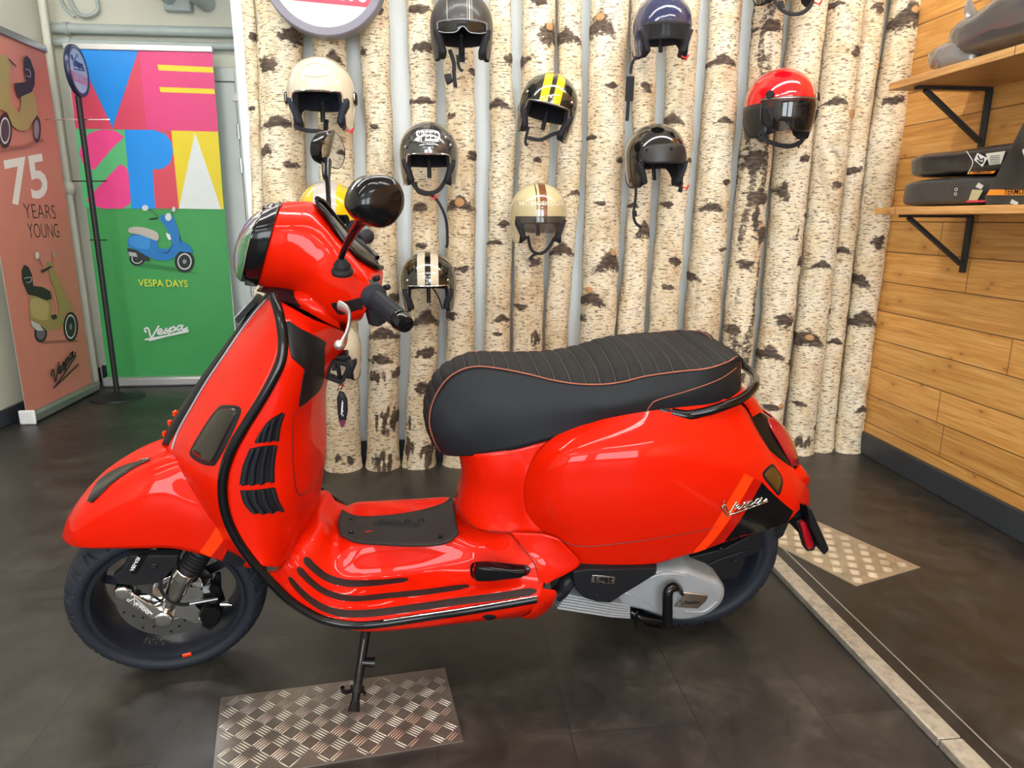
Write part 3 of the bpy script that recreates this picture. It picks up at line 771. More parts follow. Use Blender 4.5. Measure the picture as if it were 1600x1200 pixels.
# ------------------------------------------------------------------ front suspension (near side)
def PW(u, v, y): return W(u, v, y)
b = MB()
a_, c_ = PW(270, 932, .075), PW(262, 962, .062)
b.tube([PW(288, 892, .092), PW(276, 921, .085), PW(268, 935, .08)], [.0235, .0235, .021], 28, smooth=0)
b.tube([PW(293, 889, .093), PW(285, 900, .092)], [.026, .026], 28, smooth=0)
b.tube([PW(268, 935, .08), PW(262, 946, .07)], [.016, .018], 20, smooth=0)
b.prism([PW(u, v, .052) for u, v in ((293, 905), (312, 897), (325, 917), (320, 928), (305, 940), (316, 950), (318, 965), (308, 972), (290, 964), (272, 958), (262, 946), (270, 926))], (0, .010, 0))
b.prism([PW(u, v, .050) for u, v in ((250, 898), (272, 890), (280, 905), (275, 925), (250, 935), (235, 925), (238, 908))], (0, .014, 0), shrink=.15)
b.build('suspension_leg', M['chrome'], scooter, W.loc, bevel=.002)
b = MB()
top, bot = PW(318, 853, .080), PW(290, 900, .084); ax = (bot - top); N = 9
pts = []
x = ax.normalized().cross(V((0, 1, 0))).normalized(); y = x.cross(ax.normalized())
for k in range(N * 20 + 1):
    t = k / (N * 20); a = t * N * 2 * PI; pts.append(top + ax * t + (x * math.cos(a) + y * math.sin(a)) * .0235)
b.tube(pts, .0046, 8, smooth=1)
b.tube([top - ax * .3, bot], .017, 16, smooth=0)
b.build('shock_spring', M['black'], scooter, W.loc)
# chrome link cover
b = MB(); L0, L1 = PW(193, 924, .085), PW(256, 965, .085)
for c, rr in ((L0, .0185), (L1, .0215)):
    b.lathe([(0, .012), (rr * .8, .0115), (rr * .97, .008), (rr, .0), (rr, -.024), (0, -.024)], c, (0, 1, 0), 36)
dv = (L1 - L0).normalized(); nv = V((-dv.z, 0, dv.x))
q = [L0 + dv * .012 + nv * .0135, L1 - dv * .012 + nv * .0165, L1 - dv * .012 - nv * .0165, L0 + dv * .012 - nv * .0135]
b.prism([p + V((0, -.018, 0)) for p in q], (0, .026, 0), steps=[(0, 1), (.8, 1), (1, .93)])
lk = b.build('link_cover', M['chrome'], scooter, W.loc, bevel=.002)
b = MB()
o_ = L0 + dv * .018 + V((0, .0092, 0)); L_ = (L1 - L0).length - .042
for s in SCRIPT:
    b.tube([o_ + dv * (x_ * L_) + nv * ((y_ - .22) * L_ * .5) * 1 for x_, y_ in s], .0009, 6, smooth=3)
b.build('wordmark', M['white'], lk, W.loc)
# black fork guard
b = MB(); pg = [(205, 858), (283, 858), (281, 872), (262, 893), (252, 902), (215, 907), (184, 903), (179, 893), (196, 878)]
b.prism([PW(u, v, .066) for u, v in pg], (0, .022, 0), steps=[(0, 1), (.7, 1), (1, .94)])
b.lathe([(.0, .014), (.004, .014), (.0045, .008), (.0085, .008), (.0085, .0)], PW(242, 882, .084), (0, 1, 0), 20)
gd = b.build('fork_guard', M['matte_black'], scooter, W.loc, bevel=.002)
b = MB(); b.prism([PW(u, v, .0885) for u, v in ((214, 868), (232, 866), (228, 873), (214, 896), (205, 897))], (0, -.003, 0)); b.build('guard_recess', M['gloss_black'], gd, W.loc)
b = MB()
tv, tf = text_mesh('ABS-ASR', 1.0, bold=.02)
p0, p1 = PW(205, 892, .0892), PW(217, 870, .0892); e1 = (p1 - p0); e2 = V((-e1.z, 0, e1.x)); wx = max(x for x, y in tv) - min(x for x, y in tv)
b.add([(p0 + p1) / 2 + e1 * (x / wx) + (e2 if e2.x > 0 else -e2) * (-y / wx) for x, y in tv], tf); b.build('guard_lettering', M['white'], gd, W.loc, smooth=False, recalc=False)
# caliper, hose, axle
b = MB()
b.prism([PW(u, v, .045) for u, v in ((318, 905), (338, 902), (345, 915), (352, 935), (345, 962), (330, 974), (318, 968), (312, 950), (318, 935))], (0, .035, 0), steps=[(0, 1), (.7, 1), (1, .8)])
b.lathe([(0, .02), (.016, .02), (.018, .014), (.018, -.02), (0, -.02)], PW(334, 950, .075), (0, 1, 0), 24)
b.lathe([(0, .014), (.011, .014), (.012, .01), (.012, -.02), (0, -.02)], PW(336, 915, .078), (0, 1, 0), 20)
b.tube([PW(342, 930, .07), PW(341, 900, .075), PW(340, 897, .075)], .006, 10)
cal = b.build('brake_caliper', M['gloss_black'], scooter, W.loc, bevel=.003)
b = MB()
for u, v in ((317, 920), (314, 968), (334, 967)): MB().lathe([(0, .008), (.0035, .008), (.0055, .005), (.0055, -.004)], PW(u, v, .066), (0, 1, 0), 8).build('bolt', M['chrome'], cal, W.loc)
b.tube([PW(344, 944, .08), PW(357, 944, .08)], .006, 10); b.tube([PW(357, 944, .08), PW(362, 945, .08)], .0035, 8)
b.build('hose_fitting', M['chrome'], cal, W.loc)
b = MB(); b.tube([PW(252, 905, .09), PW(251, 920, .098), PW(262, 935, .102), (PW(280, 944, .1)), PW(296, 944, .094)], .004, 8)
b.tube([PW(296, 943, .094), PW(318, 939, .09), (PW(340, 935, .085))], .0045, 8, m=1)
b.tube([PW(248, 917, .06), PW(262, 912, .06), PW(275, 905, .06)], .008, 8)
b.build('brake_hose', [M['black'], M['steel']], scooter, W.loc)

# ------------------------------------------------------------------ front fender (turns with the wheel)
FN = [
    [(97, 838, 0), (98, 842, .022), (101, 846, .038), (105, 849, .048), (111, 853, .056)],
    [(107, 806, 0), (111, 813, .045), (116, 829, .070), (122, 845, .080), (130, 856, .084)],
    [(134, 773, 0), (141, 781, .055), (150, 800, .084), (158, 830, .096), (164, 857, .098)],
    [(180, 741, 0), (190, 751, .062), (203, 777, .092), (212, 815, .104), (216, 857, .106)],
    [(222, 718, 0), (236, 730, .062), (254, 765, .096), (264, 808, .110), (269, 857, .112)],
    [(262, 703, 0), (280, 718, .062), (300, 768, .098), (314, 810, .118), (320, 868, .124)],
    [(300, 700, 0), (325, 716, .062), (345, 770, .100), (358, 815, .118), (365, 882, .124)],
    [(330, 705, 0), (360, 722, .062), (382, 775, .098), (394, 820, .114), (400, 889, .116)],
]
FN = [list(reversed(r)) for r in FN]
fender = panel('front_fender', FN, M['red'], W, full=True, solid=.004)
tF = bvh(fender)
decal('fender_stripe', [[(339, 821), (329, 838), (312, 862)], [(355, 835), (343, 852), (329, 870)]], tF, M['stripe'], ku=8, kv=4)
decal('fender_stripe', [[(356, 836), (344, 853), (330, 870)], [(362, 840), (352, 857), (345, 874)]], tF, M['stripe2'], ku=8, kv=4)
decal('fender_crest', [[(235, 719), (206, 725), (178, 736), (157, 750), (147, 765), (138, 783)], [(231, 721), (211, 731), (191, 744), (174, 757), (161, 770), (145, 786)]], tF, M['gloss_black'], ku=8, kv=6, off=.0035, solid=.003)
b = MB(); sline(b, [(221, 721), (235, 719), (224, 725)], tF, .0016, .005, k=1); b.build('crest_tip', M['chrome'], scooter)
# front mudguard inner strip behind the stripe
decal('fender_flap', [[(364, 842), (372, 858), (386, 876)], [(347, 875), (360, 882), (378, 885)]], tF, M['black'], ku=6, kv=4, off=.0015)

# ------------------------------------------------------------------ leg shield, outer skin
SH = [
    [(418, 461, 0), (412, 468, 0.04025), (417, 467, 0.0805), (421, 465, 0.115), (427, 463, 0.1403)],
    [(385, 505, 0), (381, 513, 0.0437), (400, 510, 0.1035), (417, 508, 0.1495), (434, 505, 0.1725)],
    [(352, 548, 0), (350, 556, 0.046), (379, 556, 0.1265), (405, 555, 0.1725), (432, 553, 0.1989)],
    [(322, 590, 0), (322, 597, 0.046), (353, 600, 0.1265), (381, 604, 0.184), (407, 610, 0.2185)],
    [(298, 628, 0), (297, 640, 0.046), (325, 645, 0.1265), (351, 650, 0.1898), (378, 657, 0.23)],
    [(276, 662, 0), (277, 675, 0.046), (302, 683, 0.1265), (329, 692, 0.1898), (355, 704, 0.2357)],
    [(262, 690, 0), (264, 703, 0.046), (284, 725, 0.115), (312, 742, 0.184), (343, 754, 0.238)],
    [(270, 715, 0), (280, 738, 0.0805), (302, 765, 0.1265), (323, 778, 0.1898), (344, 790, 0.2392)],
    [(290, 750, 0), (308, 782, 0.1035), (327, 803, 0.1495), (343, 817, 0.1955), (360, 830, 0.2392)],
    [(310, 790, 0), (342, 828, 0.138), (358, 845, 0.1782), (373, 858, 0.207), (386, 870, 0.2392)],
    [(330, 830, 0), (378, 872, 0.184), (390, 881, 0.207), (400, 890, 0.2242), (413, 902, 0.2392)],
]
SH = [list(reversed(r)) for r in SH]
shield = panel('leg_shield', SH, M['red'], B, full=True, solid=.004)
tS = bvh(shield)
# central black tie
rowL = [(418, 455), (392, 482), (363, 521), (335, 559), (308, 596), (284, 632), (262, 668), (252, 694)]
TIE = []
for (uL, vL), (uR, vR) in zip(rowL, [(423, 463), (405, 481), (380, 513), (352, 554), (323, 597), (300, 636), (279, 674), (270, 703)]):
    TIE.append([(uR - 1, vR, .040), (uR - 5, vR - 2, .040), (uL + 6, vL - 1, .028), (uL + 1, vL, .0)])
tie = panel('shield_tie', TIE, M['black'], B, full=True, solid=.006)
b = MB(); sline(b, [(423, 464), (405, 482), (380, 514), (352, 555), (323, 598), (300, 637), (279, 675), (270, 702)], tS, .0022, .002); b.build('tie_edge', M['silver'], tie)
tT = bvh([tie, shield])
for k, (u, v) in enumerate(((273, 646), (265, 661), (257, 678))):
    p = [(u - 4, v - 3), (u + 1, v - 6), (u + 8, v - 4), (u + 7, v + 1), (u + 1, v + 6), (u - 3, v + 4)]
    c_, n_ = hit(tT, u, v, .0)
    n_ = ((EL - c_).normalized() * .8 + n_).normalized(); c_ = c_ + n_ * .002
    ex_ = V((1, 0, 0)); bb = MB()
    pts = [B(uu, vv, B.e.y + (c_ - EL).y) if False else None for uu, vv in p]
    pl = []
    for uu, vv in p:
        d = R3 @ ray(uu, vv); tt = (c_ + n_ * .001 - EL).dot(n_) / d.dot(n_); pl.append(EL + d * tt)
    bb.prism(pl, n_ * .003, shrink=.25); bb.build('tie_dart', M['stripe'], tie, bevel=.0006, smooth=False)
# upper grille on the tie
b = MB(); g0, g1 = B(377, 500, -.0), B(405, 470, -.0)
gdv = (g1 - g0).normalized(); gn = V((-gdv.z, 0, gdv.x)); gn = gn if gn.x > 0 else -gn
b.prism([g0 + V((0, -.045, 0)), g0 + V((0, .030, 0)), g1 + V((0, .030, 0)), g1 + V((0, -.045, 0))], gn * .012, shrink=.08, m=0)
for k in range(9):
    p = g0.lerp(g1, (k + .5) / 9) + gn * .012; b.tube([p + V((0, -.038, 0)), p + V((0, .027, 0))], .0022, 6, smooth=0, m=1)
b.build('horn_grille', [M['black'], M['silver']], scooter, bevel=.002)
# crease-edged indicator lens
ind = [(343, 642), (352, 638), (367, 638), (371, 643), (368, 653), (352, 686), (336, 718), (330, 722), (318, 719), (304, 710), (304, 702), (325, 667)]
def poly_on(name, px, t, m, parent=scooter, th=.004, off=.001, shrink=.1, bevel=.001, inner=None):
    """closed outline hugging a panel, slightly pillowed"""
    pts = cr_path([V((a, c, 0)) for a, c in px], [0] * len(px), 3, True)[0]
    cu, cv = sum(p.x for p in pts) / len(pts), sum(p.y for p in pts) / len(pts)
    rings = []
    for s_, hgt in ((1.0, off - .003), (1.0, off), (.93, off + th * .8), (.7, off + th), (.35, off + th * 1.05), (.02, off + th * 1.05)):
        rings.append([hit(t, cu + (p.x - cu) * s_, cv + (p.y - cv) * s_, hgt)[0] for p in pts])
    vs, fs = grid_mesh(rings, closed=True)
    c = sum(vs, V()) / len(vs); d = (c - EL).normalized()
    return link(name, vs, fs, m, parent, out=c + d * .3)
poly_on('indicator_rim', [(341, 637), (352, 633), (370, 634), (377, 640), (373, 655), (356, 692), (338, 724), (331, 728), (316, 725), (299, 714), (299, 701), (322, 662)], tS, M['black'], th=.0015)
tI = bvh(shield)
poly_on('indicator_lens', ind, tS, M['smoke'], th=.005, off=.0015)
# black edge trim, one run from the top of the shield down and along the floor
TRM = [(427, 461, 0.1437), (436, 490, 0.169), (442, 530, 0.192), (440, 560, 0.2047), (430, 586, 0.215), (410, 622, 0.2242), (390, 654, 0.23), (370, 686, 0.2357), (355, 718, 0.2392), (348, 750, 0.2415), (349, 785, 0.2426), (358, 818, 0.2426), (375, 850, 0.2426), (397, 880, 0.2426), (425, 911, 0.2426), (455, 940, 0.2426), (490, 962, 0.2426), (520, 973, 0.2426), (555, 977, 0.2426), (600, 974, 0.2426), (660, 965, 0.2426), (720, 956, 0.2415), (780, 946, 0.2392), (838, 936, 0.2346)]
pt = [B(*p) for p in TRM]
pt = [p for p in pt]
b = MB().tube(pt, [(.0098, .009)] * len(pt), 14, smooth=4, flat=(0, 1, 0))
trim = b.build('edge_trim', M['gloss_black'], scooter)
b = MB().tube([my(p) for p in pt], [(.0115, .010)] * len(pt), 14, smooth=4, flat=(0, 1, 0)); b.build('edge_trim', M['gloss_black'], scooter)
b = MB(); pl_ = cr_line([p for p in pt[19:]], 4); b.tube([p + V((0, .004, .0105)) for p in pl_], .0016, 6, smooth=0); b.build('trim_inlay', M['chrome'], trim)

# ------------------------------------------------------------------ leg shield, rider side
IN = [
    [(429, 466, 0.138), (455, 480, 0.1357), (487, 498, 0.1207), (520, 510, 0.0805), (545, 518, 0)],
    [(438, 500, 0.1725), (462, 507, 0.1679), (490, 520, 0.1495), (517, 534, 0.092), (540, 542, 0)],
    [(443, 545, 0.1978), (464, 550, 0.1909), (488, 560, 0.1667), (506, 568, 0.1035), (520, 572, 0)],
    [(434, 588, 0.2139), (455, 594, 0.2047), (477, 602, 0.1725), (496, 610, 0.1035), (509, 612, 0)],
    [(412, 632, 0.2242), (440, 640, 0.2162), (463, 648, 0.184), (487, 655, 0.115), (508, 657, 0)],
    [(387, 675, 0.2334), (420, 685, 0.2266), (453, 692, 0.1955), (486, 700, 0.1265), (509, 700, 0)],
    [(366, 715, 0.238), (405, 728, 0.2323), (450, 735, 0.2012), (484, 742, 0.1265), (505, 742, 0)],
    [(356, 757, 0.2415), (400, 770, 0.2346), (449, 775, 0.2047), (480, 780, 0.1265), (499, 778, 0)],
    [(360, 805, 0.2426), (404, 812, 0.2346), (443, 812, 0.2024), (472, 812, 0.1323), (492, 800, 0)],
    [(382, 855, 0.2426), (410, 857, 0.2357), (438, 856, 0.2012), (462, 845, 0.1357), (484, 820, 0)],
    [(404, 885, 0.2426), (420, 885, 0.2369), (436, 885, 0.2047), (452, 870, 0.138), (476, 840, 0)],
]
inner = panel('inner_shield', IN, M['red'], B, full=True, solid=.004, out=(-.2, 0, .6))
tN = bvh(inner)
poly_on('knee_panel', [(447, 503), (470, 514), (507, 533), (507, 545), (506, 590), (500, 608), (487, 622), (470, 634), (467, 630), (474, 585), (475, 577), (460, 563), (454, 553)], tN, M['black'], th=.0015, off=.001)
b = MB(); sline(b, [(503, 590), (495, 612), (480, 628), (464, 643), (458, 655), (457, 700), (459, 740), (463, 765), (469, 773), (478, 770), (493, 752), (503, 730)], tN, .0013, .0002); b.build('glovebox_seam', M['seamline'], inner)
# vents: three louvred openings
VE = [([(411, 668), (420, 657), (442, 643)], [(397, 691), (412, 690), (432, 688)]),
      ([(390, 701), (408, 697), (430, 695)], [(374, 757), (398, 757), (427, 752)]),
      ([(375, 766), (400, 765), (428, 761)], [(392, 801), (415, 802), (442, 797)])]
midL = [None, (378, 728), None]
for i, (tp, bt) in enumerate(VE):
    rows = [tp, bt] if i != 1 else [tp, [(379, 728), (400, 727), (427, 724)], bt]
    if i == 2: rows = [tp, [(380, 785), (403, 784), (434, 780)], bt]
    vn = decal('vent', rows, tN, M['black'], ku=8, kv=8, off=.0008, parent=inner)
    b = MB()
    for k in range(4):
        f = (k + .35) / 3.7
        path = []
        for r in rows:
            q = f * 2; j = min(int(q), 1); t_ = q - j; path.append((r[j][0] * (1 - t_) + r[j + 1][0] * t_, r[j][1] * (1 - t_) + r[j + 1][1] * t_))
        if len(path) == 2: path = [path[0], ((path[0][0] + path[1][0]) / 2 - 2, (path[0][1] + path[1][1]) / 2), path[1]]
        pts = cr_path([V((a, c, 0)) for a, c in path], [0] * len(path), 6)[0]
        A_ = [hit(tN, p.x, p.y, .0075)[0] for p in pts]; C_ = [hit(tN, p.x + 7.5, p.y + .5, .0012)[0] for p in pts]
        vs, fs = grid_mesh([A_, C_]); b.add(vs, fs)
    b.build('louvre', M['rubber'], vn, solid=.001, recalc=False)

# ------------------------------------------------------------------ floorboard with tunnel
FL = [
    [(412, 892, .2427), (424, 892, .2185), (436, 885, .1725), (450, 868, .1357), (470, 835, .092), (488, 800, 0)],
    [(440, 922, .2427), (450, 915, .2185), (464, 893, .1667), (480, 868, .1323), (499, 828, .090), (503, 797, 0)],
    [(475, 952, .2427), (484, 940, .2185), (500, 915, .1667), (512, 893, .1323), (524, 840, .080), (518, 810, 0)],
    [(520, 971, .2427), (525, 953, .2185), (535, 925, .1667), (545, 898, .1288), (550, 848, .075), (542, 825, 0)],
    [(570, 972, .2427), (573, 952, .2185), (580, 922, .161), (588, 896, .120), (592, 853, .072), (584, 829, 0)],
    [(630, 966, .2427), (632, 947, .2185), (638, 915, .161), (645, 891, .120), (648, 855, .072), (642, 829, 0)],
    [(690, 957, .2427), (692, 938, .2185), (700, 908, .161), (708, 880, .126), (705, 851, .076), (692, 822, 0)],
    [(750, 948, .2415), (752, 928, .2185), (760, 905, .178), (762, 880, .148), (745, 843, .095), (719, 803, 0)],
    [(800, 940, .240), (802, 922, .221), (808, 905, .201), (808, 880, .184), (790, 842, .132), (735, 780, 0)],
    [(846, 932, .237), (848, 920, .2265), (848, 905, .213), (838, 880, .198), (826, 842, .158), (760, 760, 0)],
]
ZM = .372
for i_ in range(2, 7):   # flat crest of the tunnel
    q_ = B.z(FL[i_][4][0], FL[i_][4][1], ZM); q_.y = max(.070, min(.090, q_.y)); FL[i_][4] = q_; FL[i_][5] = V((q_.x + .004, 0, ZM + .001))
floor_ = panel('floorboard', FL, M['red'], B, full=True, solid=.004, out=(-.6, 0, -.5))
tFl = bvh(floor_)
# rubber mat with screws and embossed script
MATP = [[(534, 796), (555, 805), (585, 806), (640, 800), (690, 787), (706, 773)],
        [(529, 812), (560, 825), (600, 827), (645, 825), (695, 818), (710, 805)],
        [(532, 833), (556, 845), (600, 849), (650, 851), (695, 847), (716, 831)]]
fm = panel('floor_mat', [[B.z(u, v, .383 - .0) for u, v in r] for r in MATP], M['mat_rubber'], B, solid=.006, out=(-.6, 0, -1)) if False else None
mat_pts = []
fm = panel('floor_mat', [[B.z(u, v, ZM + .006 + (.014 * max(0, (u - 690) / 28) if u > 690 else 0) + (.010 if u < 540 else 0)) for u, v in r] for r in MATP], M['mat_rubber'], B, solid=.006, out=(-.6, 0, -1))
tM = bvh(fm)
for u, v in ((550, 811), (549, 832), (687, 839)):
    p, n_ = hit(tM, u, v, .0); MB().lathe([(0, .001), (.004, .003), (.006, .002), (.0065, 0)], p, n_, 12).build('mat_screw', M['gloss_black'], fm)
b = MB(); script_px(b, tM, (662, 822), (-86, 4), (0, -26), .0012, .0008); b.build('embossed_wordmark', M['rubber'], fm)
# three rubber strips
for k, path in enumerate(([(475, 872), (490, 888), (510, 903), (535, 911), (560, 913), (600, 911), (638, 907)],
                          [(464, 888), (482, 908), (505, 925), (530, 934), (560, 937), (610, 932), (670, 926), (733, 917)],
                          [(450, 903), (465, 922), (490, 943), (515, 955), (545, 960), (590, 958), (650, 950), (720, 940), (790, 931), (838, 923)])):
    b = MB(); b2 = MB()
    pts = cr_path([V((a, c, 0)) for a, c in path], [0] * len(path), 6)[0]
    hp = [hit(tFl, p.x, p.y, .001) for p in pts]
    for bb, w_, h_, z_ in ((b, .0085, .003, .001), (b2, .0105, .0022, 0)):
        L1_ = []
        for i, (p, n_) in enumerate(hp):
            a, c = hp[max(0, i - 1)][0], hp[min(len(hp) - 1, i + 1)][0]; t_ = (c - a).normalized(); s_ = t_.cross(n_).normalized()
            e_ = min(1, .35 + min(i, len(hp) - 1 - i) * .35)
            L1_.append([p - s_ * w_ * e_ - n_ * .004, p - s_ * w_ * e_ + n_ * (z_ + h_ * .6), p + n_ * (z_ + h_), p + s_ * w_ * e_ + n_ * (z_ + h_ * .6), p + s_ * w_ * e_ - n_ * .004])
        vs, fs = grid_mesh(L1_); bb.add(vs, fs)
    st = b.build('floor_strip', M['strip'], scooter)
    b2.build('strip_bed', M['red'], st)
# lower sill under the trim
SL = [[(480, 962, 0.2357), (560, 980, 0.2357), (640, 973, 0.2357), (720, 960, 0.2346), (790, 949, 0.2323), (850, 934, 0.2277)],
      [(500, 968, 0.23), (560, 986, 0.2277), (640, 982, 0.2277), (720, 972, 0.2266), (790, 962, 0.2242), (852, 945, 0.2208)],
      [(520, 965, 0.1495), (570, 985, 0.1725), (640, 983, 0.1725), (720, 974, 0.1725), (790, 967, 0.1725), (830, 962, 0.184)]]
sill = panel('side_sill', SL, M['red'], B, solid=.004, both=True)
poly_on('sill_plug', [(753, 963), (764, 960), (776, 963), (765, 969)], bvh(sill), M['black'], th=.001)

# ------------------------------------------------------------------ rear body
PO = [
    [(716, 706, 0), (722, 708, .052), (745, 710, .096), (790, 704, .112), (835, 693, .122), (878, 681, .12)],
    [(721, 735, 0), (728, 738, 0.052), (753, 742, 0.0988), (797, 744, 0.1217), (826, 735, 0.1352), (862, 735, 0.1404)],
    [(720, 762, 0), (727, 766, 0.052), (755, 772, 0.09568), (800, 775, 0.1196), (819, 765, 0.1352), (852, 765, 0.1435)],
    [(714, 785, 0), (722, 795, 0.0572), (752, 805, 0.1009), (800, 808, 0.1248), (824, 803, 0.1414), (856, 800, 0.1456)],
    [(712, 800, 0), (727, 816, 0.0676), (755, 829, 0.1123), (800, 833, 0.1383), (845, 835, 0.1612), (880, 838, 0.1643)],
]
post = panel('seat_post_body', [list(reversed(r)) for r in PO], M['red'], B, full=True, solid=.004, out=(-1.1, 0, .5))
tP = bvh([post, floor_])
b = MB(); sline(b, [(716, 768), (712, 786), (720, 803), (735, 819), (755, 829), (795, 832), (850, 833)], tP, .0014, .0003); b.build('body_seam', M['seamline'], post)
CW = [  # columns front -> rear; rows top -> bottom
    [(885, 668, .125), (842, 704, .140), (820, 750, .135), (823, 800, .142), (850, 835, .160), (868, 865, .165)],
    [(903, 664, .135), (858, 708, .165), (838, 752, .165), (842, 800, .170), (868, 838, .178), (880, 876, .170)],
    [(925, 658, .140), (885, 708, .192), (868, 755, .198), (872, 805, .200), (893, 845, .192), (900, 884, .178)],
    [(955, 648, .145), (930, 705, .206), (918, 755, .216), (920, 805, .217), (930, 852, .203), (930, 888, .184)],
    [(1005, 637, .148), (1000, 700, .214), (1000, 750, .227), (1000, 800, .227), (1000, 845, .212), (1000, 887, .188)],
    [(1060, 630, .148), (1068, 690, .206), (1078, 740, .222), (1080, 790, .222), (1080, 832, .208), (1085, 864, .188)],
    [(1110, 623, .138), (1133, 680, .180), (1148, 725, .198), (1155, 775, .200), (1152, 816, .193), (1148, 842, .178)],
    [(1148, 626, .125), (1172, 672, .148), (1192, 718, .165), (1208, 765, .168), (1218, 800, .163), (1222, 820, .150)],
    [(1165, 637, .085), (1188, 680, .112), (1212, 718, .128), (1236, 752, .132), (1248, 782, .130), (1250, 795, .125)],
]
CW = [[c[i] for c in CW] for i in range(6)]
cowl = panel('side_cowl', CW, M['red'], B, solid=.005, both=True, ku=6, kv=6)
tC = bvh(cowl)
b = MB(); sline(b, [(862, 836), (885, 848), (905, 853), (930, 853), (1000, 845), (1080, 832), (1122, 823)], tC, .0013, .0002); b.build('cowl_crease', M['seamline'], cowl)
# centre body between the cowls, under the seat and round the tail
BK = [
    [(842, 696, .110), (850, 690, .08), (850, 685, 0)], [(925, 672, .12), (930, 665, .08), (930, 660, 0)], [(1005, 655, .125), (1010, 645, .08), (1012, 635, 0)],
    [(1060, 645, .125), (1070, 635, .08), (1075, 625, 0)], [(1110, 632, .125), (1120, 618, .08), (1125, 610, 0)], [(1148, 624, .122), (1160, 612, .08), (1165, 607, 0)],
    [(1170, 640, .075), (1190, 650, .05), (1196, 650, 0)], [(1190, 685, .075), (1215, 700, .055), (1222, 702, 0)], [(1215, 722, .085), (1240, 735, .06), (1247, 738, 0)],
    [(1238, 755, .10), (1256, 762, .06), (1262, 765, 0)], [(1248, 785, .11), (1258, 790, .06), (1262, 792, 0)]]
back = panel('tail_body', BK, M['red'], B, full=True, solid=.004, out=(-1.2, 0, .5))
tB = bvh([back, cowl])
# triangular lower side cover
CV = [[(797, 832, 0.1552), (825, 833, 0.1702), (850, 835, 0.184), (872, 843, 0.1978)],
      [(820, 860, 0.1782), (838, 862, 0.1875), (862, 866, 0.1955), (900, 870, 0.2024)],
      [(838, 885, 0.2047), (850, 888, 0.2047), (868, 886, 0.2024), (905, 884, 0.2024)],
      [(843, 915, 0.2185), (850, 915, 0.2162), (862, 908, 0.2116), (880, 900, 0.2024)]]
cover = panel('side_cover', CV, M['red'], B, both=True)
tV = bvh([cover, floor_, post, cowl])
b = MB(); sline(b, [(797, 833), (822, 862), (838, 887), (843, 914)], tV, .0015, .0004); b.build('cover_seam', M['seamline'], cover)
b = MB(); p, n_ = hit(tV, 849, 914, 0); b.lathe([(0, .002), (.005, .002), (.006, 0)], p, n_, 12); b.build('cover_screw', M['black'], cover)
CO = [[(838, 921, 0.2277), (850, 921, 0.2254), (868, 923, 0.2185)], [(838, 938, 0.23), (850, 938, 0.2277), (870, 930, 0.2162)], [(828, 960, 0.2185), (842, 955, 0.2162), (866, 940, 0.207)], [(815, 966, 0.1955), (835, 967, 0.1898), (855, 955, 0.184)]]
panel('rear_sill', CO, M['red'], B, both=True)
# folded passenger peg
poly_on('footpeg_recess', [(738, 880), (760, 877), (800, 881), (823, 883), (829, 890), (822, 899), (800, 903), (765, 906), (742, 906), (735, 895)], bvh([floor_, cover, post]), M['gloss_black'], th=.003)
b = MB(); pg = [B(u, v, .204) for u, v in ((742, 881), (765, 881), (800, 885), (820, 887), (824, 892), (816, 898), (795, 900), (765, 904), (742, 904), (738, 893))]
b.prism(pg, (0, .016, 0), steps=[(-.5, .98), (.35, 1), (.8, .92), (1, .72)])
b.build('folding_footpeg', M['gloss_black'], scooter)

# ------------------------------------------------------------------ cowl decals, badge, reflector
decal('orange_stripe', [[(1163, 739), (1142, 775), (1120, 812), (1103, 838), (1081, 864)], [(1177, 747), (1158, 780), (1138, 813), (1120, 838), (1100, 860)]], tC, M['stripe'], ku=8, kv=4)
decal('red_stripe', [[(1178, 748), (1159, 781), (1139, 814), (1121, 838), (1101, 860)], [(1189, 752), (1171, 785), (1152, 816), (1139, 833), (1120, 853)]], tC, M['stripe2'], ku=8, kv=4)
decal('black_field', [[(1190, 753), (1172, 786), (1153, 817), (1132, 845)], [(1204, 768), (1192, 792), (1180, 814), (1166, 839)], [(1226, 788), (1219, 802), (1211, 815), (1199, 830)], [(1239, 798), (1236, 805), (1231, 813), (1224, 821)]], tC, M['gloss_black'], ku=8, kv=6)
b = MB(); script_px(b, tC, (1129, 805), (74, -14), (-3, -38), .0021, .0035)
sline(b, [(1130, 780), (1129, 795), (1136, 806)], tC, [.001, .0032, .001], .0035)
b.build('chrome_wordmark', M['chrome'], cowl)
rf = poly_on('reflector_rim', [(1194, 735), (1206, 725), (1213, 732), (1223, 750), (1217, 774), (1206, 763), (1192, 745)], tC, M['black'], th=.001)
poly_on('side_reflector', [(1196, 738), (1206, 729), (1212, 735), (1220, 750), (1215, 769), (1206, 759), (1195, 745)], tC, M['amber'], th=.002, off=.002)

